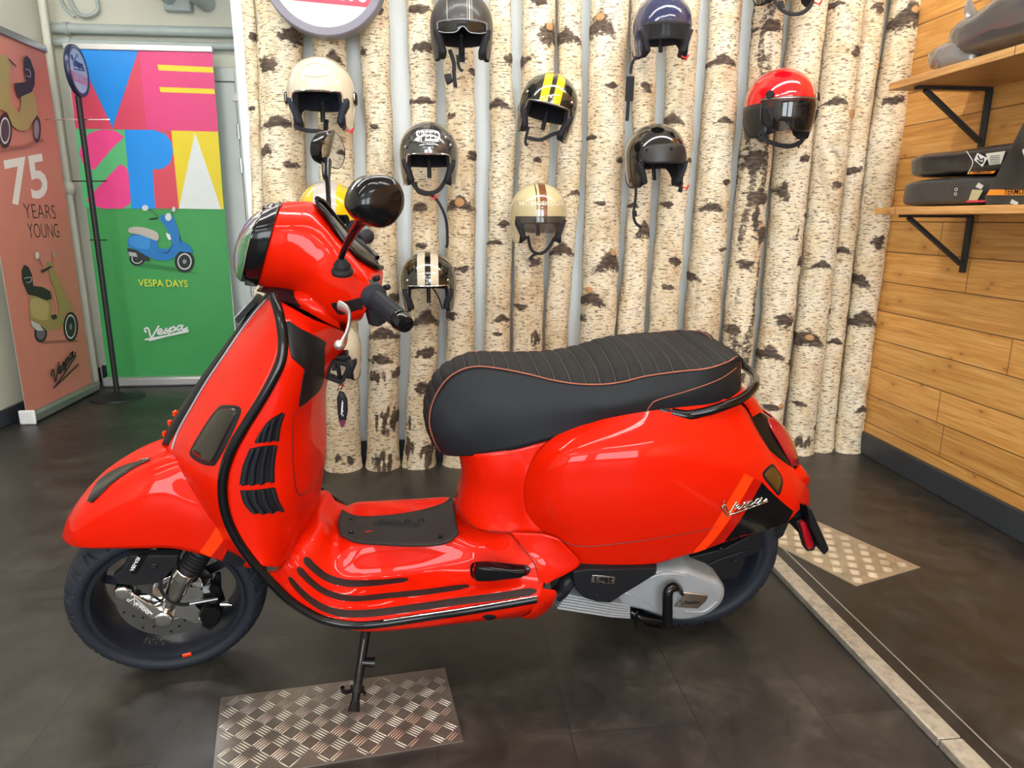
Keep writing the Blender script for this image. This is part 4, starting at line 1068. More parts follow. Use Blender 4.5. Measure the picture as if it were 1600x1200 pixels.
# tail lamp
def tl(a, z_): return [B(*p) for p in a]
TLB = [[(1163, 640, .072), (1178, 638, .05), (1186, 640, 0)], [(1176, 663, .078), (1198, 655, .055), (1208, 655, 0)], [(1190, 693, .08), (1215, 685, .06), (1227, 683, 0)], [(1208, 717, .08), (1232, 715, .06), (1241, 713, 0)], [(1228, 733, .075), (1238, 733, .055), (1244, 731, 0)]]
tlh = panel('tail_light', TLB, M['gloss_black'], B, full=True, solid=.004, out=(-1.3, 0, .5))
TLR = [[(1200, 653, .052), (1208, 652, .03), (1210, 652, 0)], [(1206, 670, .066), (1222, 667, .045), (1226, 668, 0)], [(1217, 690, .070), (1235, 690, .05), (1239, 692, 0)], [(1229, 711, .068), (1243, 713, .05), (1246, 715, 0)], [(1238, 727, .06), (1243, 728, .045), (1247, 729, 0)]]
panel('red_tail_lens', TLR, M['red_lens'], B, full=True, parent=tlh, solid=.004, out=(-1.3, 0, .5))
# rear hump, plate carrier
HU = [[(1238, 738, .055), (1248, 728, .03), (1252, 727, 0)], [(1236, 755, .075), (1256, 742, .045), (1264, 748, 0)], [(1240, 775, .07), (1252, 765, .045), (1256, 764, 0)], [(1225, 808, .06), (1236, 790, .04), (1242, 785, 0)]]
panel('tail_hump', HU, M['red'], B, full=True, solid=.004, out=(-1.4, 0, .5))
b = MB()
b.prism([B(u, v, .04) for u, v in ((1228, 800), (1245, 772), (1258, 785), (1268, 800), (1262, 812), (1252, 838), (1245, 815))], (0, -.08, 0))
b.prism([B(u, v, .085) for u, v in ((1262, 792), (1269, 797), (1296, 858), (1294, 862), (1288, 868), (1266, 822))], (0, -.17, 0))
pc = b.build('plate_carrier', M['black'], scooter, bevel=.003)
b = MB(); b.prism([B(u, v, .055) for u, v in ((1247, 815), (1252, 811), (1257, 815), (1269, 848), (1267, 854), (1260, 855), (1256, 850))], (0, .012, 0), steps=[(0, 1), (.8, 1), (1, .85)])
b.build('side_reflector', M['red_lens'], pc)
b = MB(); b.prism([B(u, v, .045) for u, v in ((1241, 812), (1250, 808), (1258, 812), (1272, 850), (1268, 857), (1258, 858), (1252, 850))], (0, .011, 0)); b.build('reflector_bracket', M['black'], pc, bevel=.002)

# ------------------------------------------------------------------ seat
STN = [  # silhouette point (px), piping point, bottom point, half widths at piping/bottom
    ((687, 708), (688, 706), (692, 710), .030, .028), ((668, 672), (678, 688), (700, 712), .050, .055), ((662, 640), (671, 662), (715, 713), .054, .075), ((667, 610), (675, 632), (740, 712), .052, .09),
    ((684, 581), (692, 600), (765, 709), .048, .102), ((707, 560), (715, 581), (790, 705), .048, .112), ((745, 551), (745, 573), (815, 700), .052, .120), ((790, 552), (785, 577), (843, 692), .062, .127),
    ((830, 550), (825, 585), (870, 684), .080, .133), ((865, 547), (862, 594), (895, 676), .100, .138), ((900, 540), (900, 600), (925, 667), .118, .143), ((940, 528), (938, 601), (955, 659), .130, .148), ((985, 521), (972, 597), (990, 652), .137, .152),
    ((1030, 520), (1010, 588), (1025, 646), .140, .154), ((1070, 520), (1060, 581), (1065, 643), .140, .152), ((1105, 524), (1105, 576), (1105, 637), .143, .145), ((1132, 536), (1136, 566), (1135, 631), .125, .128), ((1150, 552), (1153, 558), (1154, 624), .09, .09), ((1158, 568), (1158, 575), (1158, 612), .045, .045)]
def proj(p, fr=B):
    q = fr.w @ p - EYE; d = q.dot(FWD); return 800 + FPX * q.dot(RIGHT) / d, 600 - FPX * q.dot(UP) / d
def sil_v(u):
    pts_ = [s_[0] for s_ in STN[4:]]
    for (a, c_), (e_, f_) in zip(pts_, pts_[1:]):
        if a <= u <= e_: return c_ + (f_ - c_) * (u - a) / (e_ - a)
    return pts_[0][1] if u < pts_[0][0] else pts_[-1][1]
gT = []; gS = []
for i, (s_, p_, q_, w1, w2) in enumerate(STN):
    P_ = B(p_[0], p_[1], w1); Q_ = B(q_[0], q_[1], w2)
    if i <= 4 or i >= 17:
        C_ = B(s_[0], s_[1], 0)
        A_ = P_.lerp(C_, .6); A_.y = w1 * .62; A_.z = P_.z + (C_.z - P_.z) * .78; A_.x = P_.x + (C_.x - P_.x) * .72
        A2 = P_.lerp(A_, .4); A2.y = w1 * .93; A2.z = P_.z + (A_.z - P_.z) * .52
    else:
        prof_ = lambda y, h: V((P_.x, y, P_.z + h * max(0.0, 1 - abs(y / w1) ** 2.4) ** .75))
        lo, hi = .004, .09
        for _ in range(22):
            h = (lo + hi) / 2; over = False
            for k in range(-10, 11):
                u_, v_ = proj(prof_(w1 * k / 10, h))
                if v_ < sil_v(u_): over = True
            if over: hi = h
            else: lo = h
        h = lo; C_ = prof_(0, h); A_ = prof_(w1 * .62, h); A2 = prof_(w1 * .92, h)
    gT.append([P_, A2, A_, C_])
    mid = P_.lerp(Q_, .5); mid.y = max(w1, w2) + .006 * min(1, i / 3) * (1 if i < 16 else .2) if i > 10 else P_.y * .45 + Q_.y * .55 + .010 * min(1, i / 3)
    gS.append([Q_, mid, P_])
full = [r + [my(p) for p in reversed(r[:-1])] for r in gT]
g = surf(full, 6, 14)
# ribs: shallow stitched channels across the top
nrow = len(g); mid_ = len(g[0]) // 2
d_ = [0.0]
for i in range(1, nrow): d_.append(d_[-1] + (g[i][mid_] - g[i - 1][mid_]).length)
seams = [0.03 + k * .0325 for k in range(40)]
nv_, nf_ = grid_mesh(g)
tmp = link('tmp', nv_, nf_, M['seat_top'], out=(-1, 0, .6)); 
nm = [None] * len(nv_)
cen_ = V((-1.0, 0, .62))
for i in range(nrow):
    for j in range(len(g[0])):
        a = g[min(nrow - 1, i + 1)][j] - g[max(0, i - 1)][j]; c = g[i][min(len(g[0]) - 1, j + 1)] - g[i][max(0, j - 1)]
        n_ = a.cross(c).normalized() if a.cross(c).length > 1e-12 else V((0, 0, 1))
        if n_.dot(g[i][j] - cen_) < 0: n_ = -n_
        nm[i * len(g[0]) + j] = n_
bpy.data.objects.remove(tmp)
g2 = [[p.copy() for p in r] for r in g]; mi = []
for i in range(nrow):
    for j in range(len(g[0])):
        e_ = min(j, len(g[0]) - 1 - j) / 4.0
        dd = min(abs(d_[i] - s) for s in seams) if d_[i] < 1.2 else 1
        g2[i][j] += nm[i * len(g[0]) + j] * (-.0042 * math.exp(-(dd / .0045) ** 2) + .002) * min(1, e_)
vs, fs = grid_mesh(g2)
mi = []
for i in range(nrow - 1):
    dm = (d_[i] + d_[i + 1]) / 2; near = min(abs(dm - s) for s in seams) < .0014
    for j in range(len(g[0]) - 1): mi.append(0)
seat = link('seat', vs, fs, M['seat_top'], scooter, out=(-1, 0, .6), solid=.004)
b = MB()
for s in seams:
    if s > d_[-1] - .03: break
    i = min(range(nrow), key=lambda k: abs(d_[k] - s))
    b.tube([g2[i][j] + nm[i * len(g[0]) + j] * .0004 for j in range(1, len(g[0]) - 1)], .0009, 5, smooth=0)
b.build('channel_stitching', M['seam'], seat)
gs = surf(gS, 6, 8); 
for sgn in (1, -1):
    vs, fs = grid_mesh([[p if sgn > 0 else my(p) for p in r] for r in gs]); link('side_panel', vs, fs, M['seat_side'], seat, out=(-1, -sgn * .2, .6), solid=.004)
b = MB(); rim_ = [r[-1] for r in gs]
b.tube([p + V((0, .001, .001)) for p in rim_], .0017, 6, smooth=0); b.tube([my(p) for p in rim_], .0017, 6, smooth=0); b.build('orange_piping', M['stitch'], seat)
b = MB()
tSe = bvh([o for o in seat.children if o.name.startswith('side_panel')] + [seat])
sline(b, [(1009, 646), (1017, 632), (1030, 624), (1080, 609), (1125, 592), (1150, 575)], tSe, .0012, .0005); b.build('rear_piping', M['stitch'], seat)
# seat underside
us = []
for r in gs: us.append([r[0], V((r[0].x, 0, r[0].z - .002)), my(r[0])])
vs, fs = grid_mesh(us); link('seat_base', vs, fs, M['black'], seat, recalc=True)
# rear end cap closing
er = gs[-1]; b = MB(); ring = [p for p in er] + [my(p) for p in reversed(er)]; b.add(ring, [tuple(range(len(ring)))]); b.build('seat_end', M['seat_side'], seat, recalc=False)
# passenger grab rail
b = MB(); gp = [B(1030, 640, .150), B(1060, 648, .158), B(1095, 645, .165), B(1130, 635, .165), B(1160, 622, .135), B(1178, 605, .09), B(1181, 597, .04), B(1179, 588, -.03), B(1170, 578, -.09), B(1155, 568, -.13), B(1130, 566, -.15), B(1080, 575, -.155), B(1050, 580, -.15)]
b.tube(gp, [(.010, .009)] + [(.0105, .0095)] * 11 + [(.009, .009)], 16, smooth=6)
b.tube([B(1048, 645, .155), B(1075, 650, .160), B(1100, 646, .155)], [.012, .014, .010], 14)
b.build('grab_rail', M['gloss_black'], scooter)

# ------------------------------------------------------------------ engine, air box, kick start
b = MB(); eo = [(965, 905), (1000, 893), (1027, 887), (1050, 886), (1072, 884), (1085, 889), (1105, 897), (1124, 905), (1133, 920), (1130, 936), (1118, 950), (1098, 961), (1070, 967), (1048, 966), (1030, 961), (1000, 951), (966, 940)]
eo = [(p.x, p.y) for p in cr_path([V((a, c, 0)) for a, c in eo], [0] * len(eo), 3, True)[0]]
b.prism([B(u, v, .165) for u, v in eo], (0, -.085, 0), steps=[(-.16, .84), (-.08, .95), (.06, 1), (1, 1)])
eng = b.build('transmission_cover', M['silver'], scooter, bevel=.002)
tE = bvh(eng)
b = MB(); sline(b, [(1072, 900), (1040, 895), (1015, 903)], tE, .003, .0); sline(b, [(975, 925), (1005, 938), (1030, 957)], tE, .0025, .0); sline(b, [(1070, 955), (1100, 955), (1120, 940)], tE, .0022, 0); b.build('casting_rib', M['silver'], eng)
b = MB(); b.prism([B(u, v, .1790) for u, v in ((1064, 924), (1086, 926), (1107, 929), (1103, 938), (1090, 950), (1070, 949), (1053, 947), (1058, 936))], (0, .004, 0), steps=[(0, 1), (.6, 1), (1, .94)])
bd = b.build('chrome_badge', M['chrome'], eng, bevel=.001)
b = MB()
for st in SCRIPT: b.tube([B(1062 + x_ * 34 - y_ * 1, 944 - x_ * 1 - (y_ - .18 * x_) * 14, .1835) for x_, y_ in st], .0008, 5, smooth=2)
b.build('wordmark', M['gloss_black'], bd)
b = MB(); ab = [(893, 889), (915, 886), (1027, 884), (1027, 893), (1000, 910), (975, 925), (952, 940), (930, 938), (910, 932), (900, 922), (893, 905)]
b.prism([B(u, v, .198) for u, v in ab], (0, -.1, 0), steps=[(-.08, .95), (.04, 1), (1, 1)])
b.lathe([(0, .004), (.004, .004), (.005, 0)], B(932, 930, .205), (0, 1, 0), 10)
air = b.build('air_box', M['black'], scooter, bevel=.003)
b = MB(); b.prism([B(u, v, .206) for u, v in ((925, 898), (943, 899), (961, 901), (960, 912), (942, 911), (923, 909))], (0, .002, 0)); ib = b.build('injection_badge', M['steel'], air, bevel=.0008)
tv, tf = text_mesh('i.get', 1.0, bold=.02); o_, ox = B(927, 908, .209), B(958, 910, .209); e1 = ox - o_; wx = max(x for x, y in tv) - min(x for x, y in tv)
e2 = V((0, 0, 1)); b = MB(); b.add([(o_ + ox) / 2 + V((0, 0, .006)) + e1 * (x / wx * .9) + e2 * (y / wx * e1.length * .9 + x / wx * .0) for x, y in tv], tf); b.build('badge_lettering', M['gloss_black'], ib, smooth=False, recalc=False)
b = MB()
for k in range(6):
    v0 = 929 + k * 4.0
    b.prism([B(u, v, .180) for u, v in ((886 - k * 3, v0), (960 - k, v0 + 13), (985, v0 + 17 - k * .4), (985, v0 + 20 - k * .4), (960 - k, v0 + 16), (883 - k * 2.4, v0 + 3))], (0, -.085 - .003 * k, 0))
b.prism([B(u, v, .170) for u, v in ((888, 928), (975, 945), (984, 958), (900, 945), (878, 943))], (0, -.085, 0))
b.build('finned_sump', M['silver'], scooter, bevel=.001)
b = MB(); b.tube([B(868, 930, .17), B(878, 922, .17), B(885, 910, .17), B(893, 903, .165)], .019, 16)
for k in range(5): b.lathe([(.019, -.002), (.0215, 0), (.019, .002)], B(883 + k * 2.6, 915 - k * 3.2, .17), (.4, 0, .8), 20)
b.build('intake_hose', M['black'], scooter)
b = MB(); fl = [(1080, 880), (1120, 862), (1150, 852), (1160, 850), (1155, 868), (1145, 892), (1125, 895), (1098, 893), (1086, 886)]
b.prism([B(u, v, .085) for u, v in fl], (0, .03, 0)); b.prism([B(u, v, .06) for u, v in ((890, 895), (900, 870), (1000, 870), (1120, 840), (1160, 820), (1150, 860), (1080, 885), (1000, 890), (960, 890))], (0, .05, 0))
for u, v in ((1093, 888), (1126, 857), (1148, 876)): b.lathe([(0, .006), (.006, .006), (.007, 0)], B(u, v, .115), (0, 1, 0), 10)
b.build('rear_filter_box', M['black'], scooter, bevel=.002)
b = MB(); kp = [B(1064, 925, .18), B(1060, 918, .195), B(1053, 917, .21), B(1046, 921, .215), B(1043, 930, .217), B(1043, 955, .217), B(1043, 979, .217)]
b.tube(kp, [(.006, .012), (.008, .012), (.010, .012), (.012, .012), (.0125, .0125), (.0125, .0125), (.0115, .0115)], 16, smooth=4)
b.build('kick_starter', M['gloss_black'], scooter)
b = MB(); b.tube([B(985, 955, .12), B(1005, 965, .13), (B(1035, 970, .13))], .012, 12); b.tube([B(990, 960, .1), B(1020, 968, .05), B(1040, 978, .13)], .009, 10); b.box(tuple(B(985, 962, .10)), tuple(B(998, 950, .15)))
b.tube([B(1040, 975, .13), B(1010, 972, .0), B(1000, 965, -.13)], .012, 12)
b.build('centre_stand', M['gloss_black'], scooter)
# dark inner mass: frame, engine block, swing arm, inner arch
b = MB()
b.prism([B(u, v, -.06) for u, v in ((905, 700), (1150, 650), (1215, 740), (1190, 800), (1140, 830), (1040, 850), (1000, 900), (960, 925), (900, 900), (880, 840))], (0, .12, 0))
b.prism([B(u, v, .08) for u, v in ((905, 880), (1050, 885), (1040, 930), (960, 930))], (0, -.18, 0))
b.build('engine_block', M['black'], scooter)
b = MB().prism([B(u, v, -.115) for u, v in ((905, 890), (1060, 885), (1100, 900), (1090, 925), (1000, 915), (920, 925))], (0, -.04, 0)); b.tube([B(1000, 900, -.14), B(1130, 880, -.17), B(1180, 865, -.17)], [.03, .05, .045], 20, smooth=4); b.build('exhaust', M['black'], scooter)
b = MB()
for yy in (.150, -.150): pass
# steering column and inner fender
b.tube([B(470, 470, 0), B(360, 760, 0)], .03, 16, smooth=0)
b.tube([W(330, 800, -.02), W(300, 870, .02), W(285, 915, .045)], [.022, .02, .02], 14)
b.build('steering_column', M['black'], scooter)
# side stand
b = MB(); fl_ = (ROOT.inverted() @ atz(553, 1115, .012))
s0, s1, s2 = B(572, 985, .16), B(565, 1030, .20), fl_ + V((0, 0, .005))
b.tube([s0, s0.lerp(s2, .5), s2], [.011, .010, .0095], 14, smooth=2)
b.tube([s2 + (s0 - s2) * .12 , s2 + (s0 - s2) * .0], [.011, .014], 14, smooth=0)
cdir = (s0 - s2).normalized(); c_ = s2 + (s0 - s2) * .27
b.tube([c_ - cdir * .008, c_ + cdir * .008], .016, 14, smooth=0)
b.tube([c_, c_ + V((.026, .012, .006)), c_ + V((.030, .014, .022))], .005, 8); b.tube([c_ + cdir * .012, c_ + V((-.02, .02, .0))], .004, 8)
c2 = s2 + (s0 - s2) * .60; b.tube([c2, c2 + V((-.030, 0, -.004))], [.010, .013], 14, smooth=0)
b.build('side_stand', M['gloss_black'], scooter)
b = MB(); b.tube([s0 + V((.004, .0, .0)), s0 + V((.006, .010, -.02)), s0.lerp(s2, .1) + V((.006, .006, 0))], .002, 6); b.build('stand_spring', M['chrome'], scooter)

# ------------------------------------------------------------------ headset
def Hp(*a): return HD(*a)
# head unit: sections along the fore-aft axis
HS = [
    [(441, 323, 0), (437, 326, 0.0324), (428, 352, 0.078), (418, 388, 0.086), (409, 420, 0.07), (403, 441, 0.035), (401, 445, 0)],
    [(463, 321, 0), (461, 324, 0.0324), (456, 352, 0.088), (447, 392, 0.098), (436, 425, 0.08), (425, 448, 0.035), (422, 452, 0)],
    [(488, 321, 0), (489, 325, 0.0302), (488, 352, 0.088), (484, 394, 0.11), (472, 430, 0.1), (460, 456, 0.05), (458, 462, 0)],
    [(505, 336, 0), (508, 340, 0.0302), (513, 362, 0.085), (515, 398, 0.12), (506, 440, 0.125), (490, 474, 0.085), (487, 480, 0)],
    [(522, 356, 0), (526, 360, 0.0302), (534, 380, 0.085), (543, 408, 0.15), (535, 455, 0.165), (515, 490, 0.11), (510, 497, 0)],
    [(540, 386, 0), (546, 390, 0.0324), (556, 405, 0.1), (567, 428, 0.185), (560, 466, 0.195), (540, 500, 0.15), (530, 507, 0)],
    [(556, 414, 0), (562, 416, 0.036), (569, 424, 0.12), (575, 438, 0.205), (576, 464, 0.21), (566, 497, 0.185), (556, 503, 0)],
]
head = panel('handlebar_housing', [list(reversed(r)) for r in HS], M['red'], HD, full=True, solid=.004, out=None, ku=12, kv=8)
tH = bvh(head)
# black bezel and glass
BZ = [HS[0], [(u - 13 - (0 if i < 1 else 0) + di, v + dv_, y * .97) for i, ((u, v, y), (di, dv_)) in enumerate(zip(HS[0], ((-8, 2), (-8, 2), (-10, 1), (-9, 0), (-7, 0), (-4, 0), (-3, -1))))],
      [(415, 333, 0), (412, 335, .032), (401, 356, .075), (391, 388, .080), (385, 420, .066), (383, 438, .034), (383, 442, 0)]]
BZ[1] = [((a[0] + c[0]) / 2, (a[1] + c[1]) / 2, (a[2] + c[2]) / 2 + .001) for a, c in zip(BZ[0], BZ[2])]
bez = panel('headlight_bezel', [list(reversed(r)) for r in BZ], M['gloss_black'], HD, full=True, solid=.005, ku=14, kv=8)
r_ = [HD(*p) for p in BZ[2]]; ringp = r_ + [my(p) for p in reversed(r_[1:-1])]; ringp = cr_path(ringp, [0] * len(ringp), 4, True)[0]
cen_ = sum(ringp, V()) / len(ringp); fwd_ = V((1, 0, -.12)).normalized()
rings = []
for s_, h_ in ((.985, .0), (.93, .012), (.80, .023), (.6, .031), (.35, .036), (.1, .038), (.005, .038)): rings.append([cen_ + (p - cen_) * s_ + fwd_ * (h_ - .002) for p in ringp])
vs, fs = grid_mesh(rings, True)
hg = link('headlight_glass', vs, fs, M['glass'], scooter, HD.loc, solid=.002, out=cen_ - fwd_)
rings = [[cen_ + (p - cen_) * s_ + fwd_ * h_ for p in ringp] for s_, h_ in ((.96, -.002), (.8, -.03), (.5, -.045), (.1, -.05), (.01, -.05))]
vs, fs = grid_mesh(rings, True); link('headlight_reflector', vs, fs, M['reflector'], scooter, HD.loc, recalc=True)
b = MB(); b.box(tuple(cen_ + V((-.03, -.06, -.004))), tuple(cen_ + V((.004, .06, .004)))); b.ball(cen_ + V((-.02, 0, 0)), .018, 16); b.build('headlight_bulb', M['chrome'], scooter, HD.loc)
# dashboard: dark rear rim, display, switch pods
DS = [[(497, 318, 0), (503, 322, .045), (518, 345, .055), (540, 372, .060), (565, 398, .06), (590, 420, 0)],
      [(500, 313, 0), (511, 316, .04), (530, 338, .05), (552, 365, .055), (578, 393, .055), (594, 415, 0)]]
b = MB(); b.tube([HD(*p) for p in [(497, 320, .035), (510, 333, .055), (522, 352, .072), (540, 378, .085), (560, 400, .088), (585, 416, .075), (596, 418, .04)]], .006, 10); 
b.tube([my(HD(*p)) for p in [(497, 320, .035), (510, 333, .055), (522, 352, .072), (540, 378, .085), (560, 400, .088), (585, 416, .075), (596, 418, .04)]], .006, 10)
dg = [[HD(497, 322, .04), HD(492, 316, 0), my(HD(497, 322, .04))], [HD(522, 352, .072), HD(522, 345, 0), my(HD(522, 352, .072))], [HD(555, 393, .085), HD(555, 380, 0), my(HD(555, 393, .085))], [HD(590, 418, .07), HD(592, 410, 0), my(HD(590, 418, .07))]]
vs, fs = grid_mesh(surf(dg, 6, 6)); b.add(vs, fs)
dash = b.build('dashboard', M['gloss_black'], scooter, HD.loc)
DR = [[HD(560, 432, .16), HD(548, 395, .07), HD(540, 385, 0)], [HD(575, 440, .15), HD(588, 425, .07), HD(592, 412, 0)], [HD(580, 462, .13), HD(592, 450, .06), HD(597, 440, 0)], [HD(575, 495, .12), HD(585, 490, .06), HD(588, 485, 0)]]
DR = [r + [my(p) for p in reversed(r[:-1])] for r in DR]
vs, fs = grid_mesh(surf(DR, 5, 5)); link('handlebar_back', vs, fs, M['red'], scooter, HD.loc, solid=.003)
b = MB(); b.prism([HD(u, v, .07) for u, v in ((556, 414), (566, 417), (586, 432), (592, 445), (580, 445), (566, 432))], (0, .03, 0)); b.build('dash_trim', M['silver'], scooter, HD.loc, bevel=.003)
# switch pod, grip, bar end
b = MB(); gA, gB = HD(582, 462, .215), HD(635, 508, .350)
gd_ = (gB - gA); sw = [(573, 436), (590, 438), (600, 452), (606, 470), (600, 488), (585, 497), (572, 494), (568, 465)]
b.prism([HD(u, v, .15) for u, v in sw], (0, .07, 0), steps=[(0, 1), (.7, 1), (1, .85)])
for u, v in ((590, 434), (606, 448), (607, 476)): b.tube([HD(u - 6, v + 2, .19), HD(u + 2, v, .20)], .006, 8, smooth=0)
b.build('switch_pod', M['black'], scooter, HD.loc, bevel=.003)
b = MB(); b.lathe([(0, 0), (.024, 0), (.026, .008), (.021, .014), (.0172, .018), (.0172, .085), (.0168, .118), (0, .118)], gA, gd_, 28); 
for k in range(10):
    a = 2 * PI * k / 10; x_ = gd_.normalized().cross(V((0, 0, 1))).normalized(); y_ = gd_.normalized().cross(x_)
    r0 = (x_ * math.cos(a) + y_ * math.sin(a)) * .0172; b.tube([gA + r0 + gd_.normalized() * .02, gA + r0 + gd_.normalized() * .115], .0012, 5, smooth=0)
L_ = gd_.length
grip = b.build('handgrip', M['rubber'], scooter, HD.loc)
b = MB(); b.lathe([(0, .116), (.0185, .116), (.0195, .122), (.0195, L_ - .022), (.0175, L_ - .018), (.0185, L_ - .015), (.0150, L_ - .002), (.006, L_), (.006, L_ - .003), (0, L_ - .003)], gA, gd_, 28); b.build('bar_end_weight', M['gloss_black'], grip, HD.loc)
b = MB(); gA2, gB2 = my(gA), my(gB); b.lathe([(0, 0), (.024, 0), (.026, .008), (.0175, .018), (.0168, .118), (.0195, .122), (.0195, L_ - .02), (.015, L_), (0, L_)], gA2, (gB2 - gA2), 28); b.prism([my(HD(u, v, .15)) for u, v in sw], (0, -.07, 0)); b.build('handgrip', M['rubber'], scooter, HD.loc)
# recess + brake lever
poly_on('lever_recess', [(518, 474), (535, 472), (573, 464), (575, 482), (560, 484), (535, 492), (526, 488)], tH, M['black'], th=.001)
b = MB(); b.tube([HD(530, 477, .205), HD(541, 483, .225), HD(546, 492, .245), HD(545, 508, .27), HD(540, 524, .295), HD(531, 539, .315)], [(.010, .005), (.009, .005), (.0065, .004), (.006, .004), (.006, .004), (.0055, .0045)], 12, smooth=5)
b.ball(HD(530, 539, .317), .0095, 16); b.build('brake_lever', M['alu_lever'], scooter, HD.loc)
# neck under the headset
NK = [[(402, 452, .0), (410, 455, .07), (428, 463, .118), (440, 470, .120)], [(420, 447, 0), (432, 450, .05), (452, 462, .075), (470, 478, .085)], [(455, 455, 0), (470, 458, .05), (485, 478, .08), (500, 497, .085)], [(500, 470, 0), (515, 490, .05), (525, 503, .06), (535, 514, .065)]]
panel('neck_cover', [list(reversed(r)) for r in NK], M['black'], B, full=True, solid=.003)
NR = [[(462, 452, .05), (456, 462, .068), (462, 478, .080)], [(480, 455, .07), (478, 475, .09), (485, 490, .092)], [(505, 480, .09), (505, 490, .095), (508, 503, .09)], [(530, 495, .07), (530, 503, .08), (532, 514, .07)]]
panel('neck_fairing', NR, M['red'], B, both=True)
# mirrors
def mirror_(outl, cpx, yl, stem, bootpx, gside, lab):
    b = MB(); pts = cr_path([V((a, c, 0)) for a, c in outl], [0] * len(outl), 3, True)[0]; return pts
m_out = [(556, 297), (570, 279), (590, 273), (609, 276), (622, 290), (627, 310), (624, 330), (612, 348), (595, 356), (575, 350), (560, 338), (551, 320)]
pts = cr_path([V((a, c, 0)) for a, c in m_out], [0] * len(m_out), 4, True)[0]
b = MB(); fwd3 = V((1, .0, .0)); nrm = V((.90, .35, .1)).normalized(); c0 = HD(590, 315, .36)
def onp(u, v, off=0):
    d = HD.i.to_3x3() @ ray(u, v); t = (c0 + nrm * off - HD.e).dot(nrm) / d.dot(nrm); return HD.e + d * t
nrm = V((-.45, .85, .12)).normalized()
rg = [[onp(p.x, p.y) for p in pts]]
cc = sum(rg[0], V()) / len(rg[0])
rings = [[cc + (p - cc) * .93 - nrm * .030 for p in rg[0]], [cc + (p - cc) * .985 - nrm * .026 for p in rg[0]], rg[0], [cc + (p - cc) * .97 + nrm * .009 for p in rg[0]], [cc + (p - cc) * .85 + nrm * .018 for p in rg[0]], [cc + (p - cc) * .55 + nrm * .024 for p in rg[0]], [cc + (p - cc) * .02 + nrm * .027 for p in rg[0]]]
vs, fs = grid_mesh(rings, True)
mr_ = link('mirror', vs, fs, M['gloss_black'], scooter, HD.loc, recalc=True)
b = MB(); b.add([cc + (p - cc) * .90 - nrm * .0295 for p in rg[0]], [tuple(range(len(pts)))]); b.build('mirror_glass', M['mirror'], mr_, HD.loc, smooth=False)
b = MB(); st_ = [HD(533, 409, .20), HD(534, 400, .20), HD(543, 380, .235), HD(556, 358, .28), HD(568, 342, .325), HD(580, 335, .345)]
b.tube(st_, [.0055, .0058, .0068, .0085, .011, .013], 14, smooth=5); b.build('mirror_stem', M['gloss_black'], mr_, HD.loc)
b = MB(); p0 = HD(535, 427, .195); p1 = HD(534, 408, .20); b.lathe([(.020, 0), (.0205, .006), (.016, .012), (.0165, .016), (.013, .022), (.008, (p1 - p0).length + .004), (0, (p1 - p0).length + .004)], p0, p1 - p0, 24); b.build('mirror_boot', M['matte_black'], mr_, HD.loc)
# far mirror seen between the helmets: edge-on housing with glass
f_out = [(501, 222), (512, 206), (523, 205), (532, 216), (538, 234), (537, 252), (530, 264), (518, 262), (506, 258), (499, 242)]
c0 = HD(517, 236, -.36); nrm = V((-.86, .50, -.10)).normalized()
pts = cr_path([V((a, c, 0)) for a, c in f_out], [0] * len(f_out), 4, True)[0]
rg = [onp(p.x, p.y) for p in pts]; cc = sum(rg, V()) / len(rg)
rings = [[cc + (p - cc) * .02 - nrm * -.004 for p in rg], [cc + (p - cc) * .93 + nrm * .004 for p in rg], rg, [cc + (p - cc) * .98 - nrm * .010 for p in rg], [cc + (p - cc) * .85 - nrm * .030 for p in rg], [cc + (p - cc) * .5 - nrm * .040 for p in rg], [cc + (p - cc) * .02 - nrm * .042 for p in rg]]
vs, fs = grid_mesh(rings[1:], True); fmr = link('mirror', vs, fs, M['gloss_black'], scooter, HD.loc, recalc=True)
b = MB(); b.add([cc + (p - cc) * .94 + nrm * .003 for p in rg], [tuple(range(len(pts)))]); b.build('mirror_glass', M['mirror'], fmr, HD.loc, smooth=False)
b = MB(); b.tube([HD(513, 340, -.20), HD(514, 330, -.20), HD(512, 285, -.25), HD(510, 275, -.27), HD(510, 252, -.32)], [.007, .0055, .006, .010, .013], 14, smooth=4); b.build('mirror_stem', M['gloss_black'], fmr, HD.loc)

# ------------------------------------------------------------------ ignition surround / bag hook
b = MB(); hk = [(517, 556), (547, 561), (551, 568), (540, 590), (533, 595), (509, 586), (507, 579)]
ho = [B(u, v, .03) for u, v in hk]; ch = sum(ho, V()) / len(ho)
hi = [ch + (p - ch) * .62 for p in ho]; n = len(ho); dy = V((0, .025, 0))
vs = ho + hi + [p + dy for p in ho] + [p + dy for p in hi]
fs = []
for k in range(n):
    j = (k + 1) % n
    fs += [(k, j, n + j, n + k), (2 * n + k, 3 * n + k, 3 * n + j, 2 * n + j), (k, 2 * n + k, 2 * n + j, j), (n + k, n + j, 3 * n + j, 3 * n + k)]
b.add(vs, fs); b.tube([B(505, 560, .02), B(512, 572, .04)], .012, 10, smooth=0); b.tube([B(527, 565, .045), B(531, 590, .045)], .005, 8, smooth=0)
b.build('bag_hook', M['black'], scooter, bevel=.002)
b = MB(); b.prism([B(u, v, .0) for u, v in ((500, 535), (525, 548), (545, 545), (545, 556), (520, 562), (508, 585), (503, 580))], (0, .04, 0)); b.build('lock_housing', M['black'], scooter, bevel=.004)
kf = empty('key_fob', 'black key fob with purple tip dangling from the ignition of the scooter', 'key', mtx=Matrix.Translation(ROOT @ B(535, 597, .05)))
ki = kf.matrix_world.inverted() @ ROOT
KF = Fr(); 
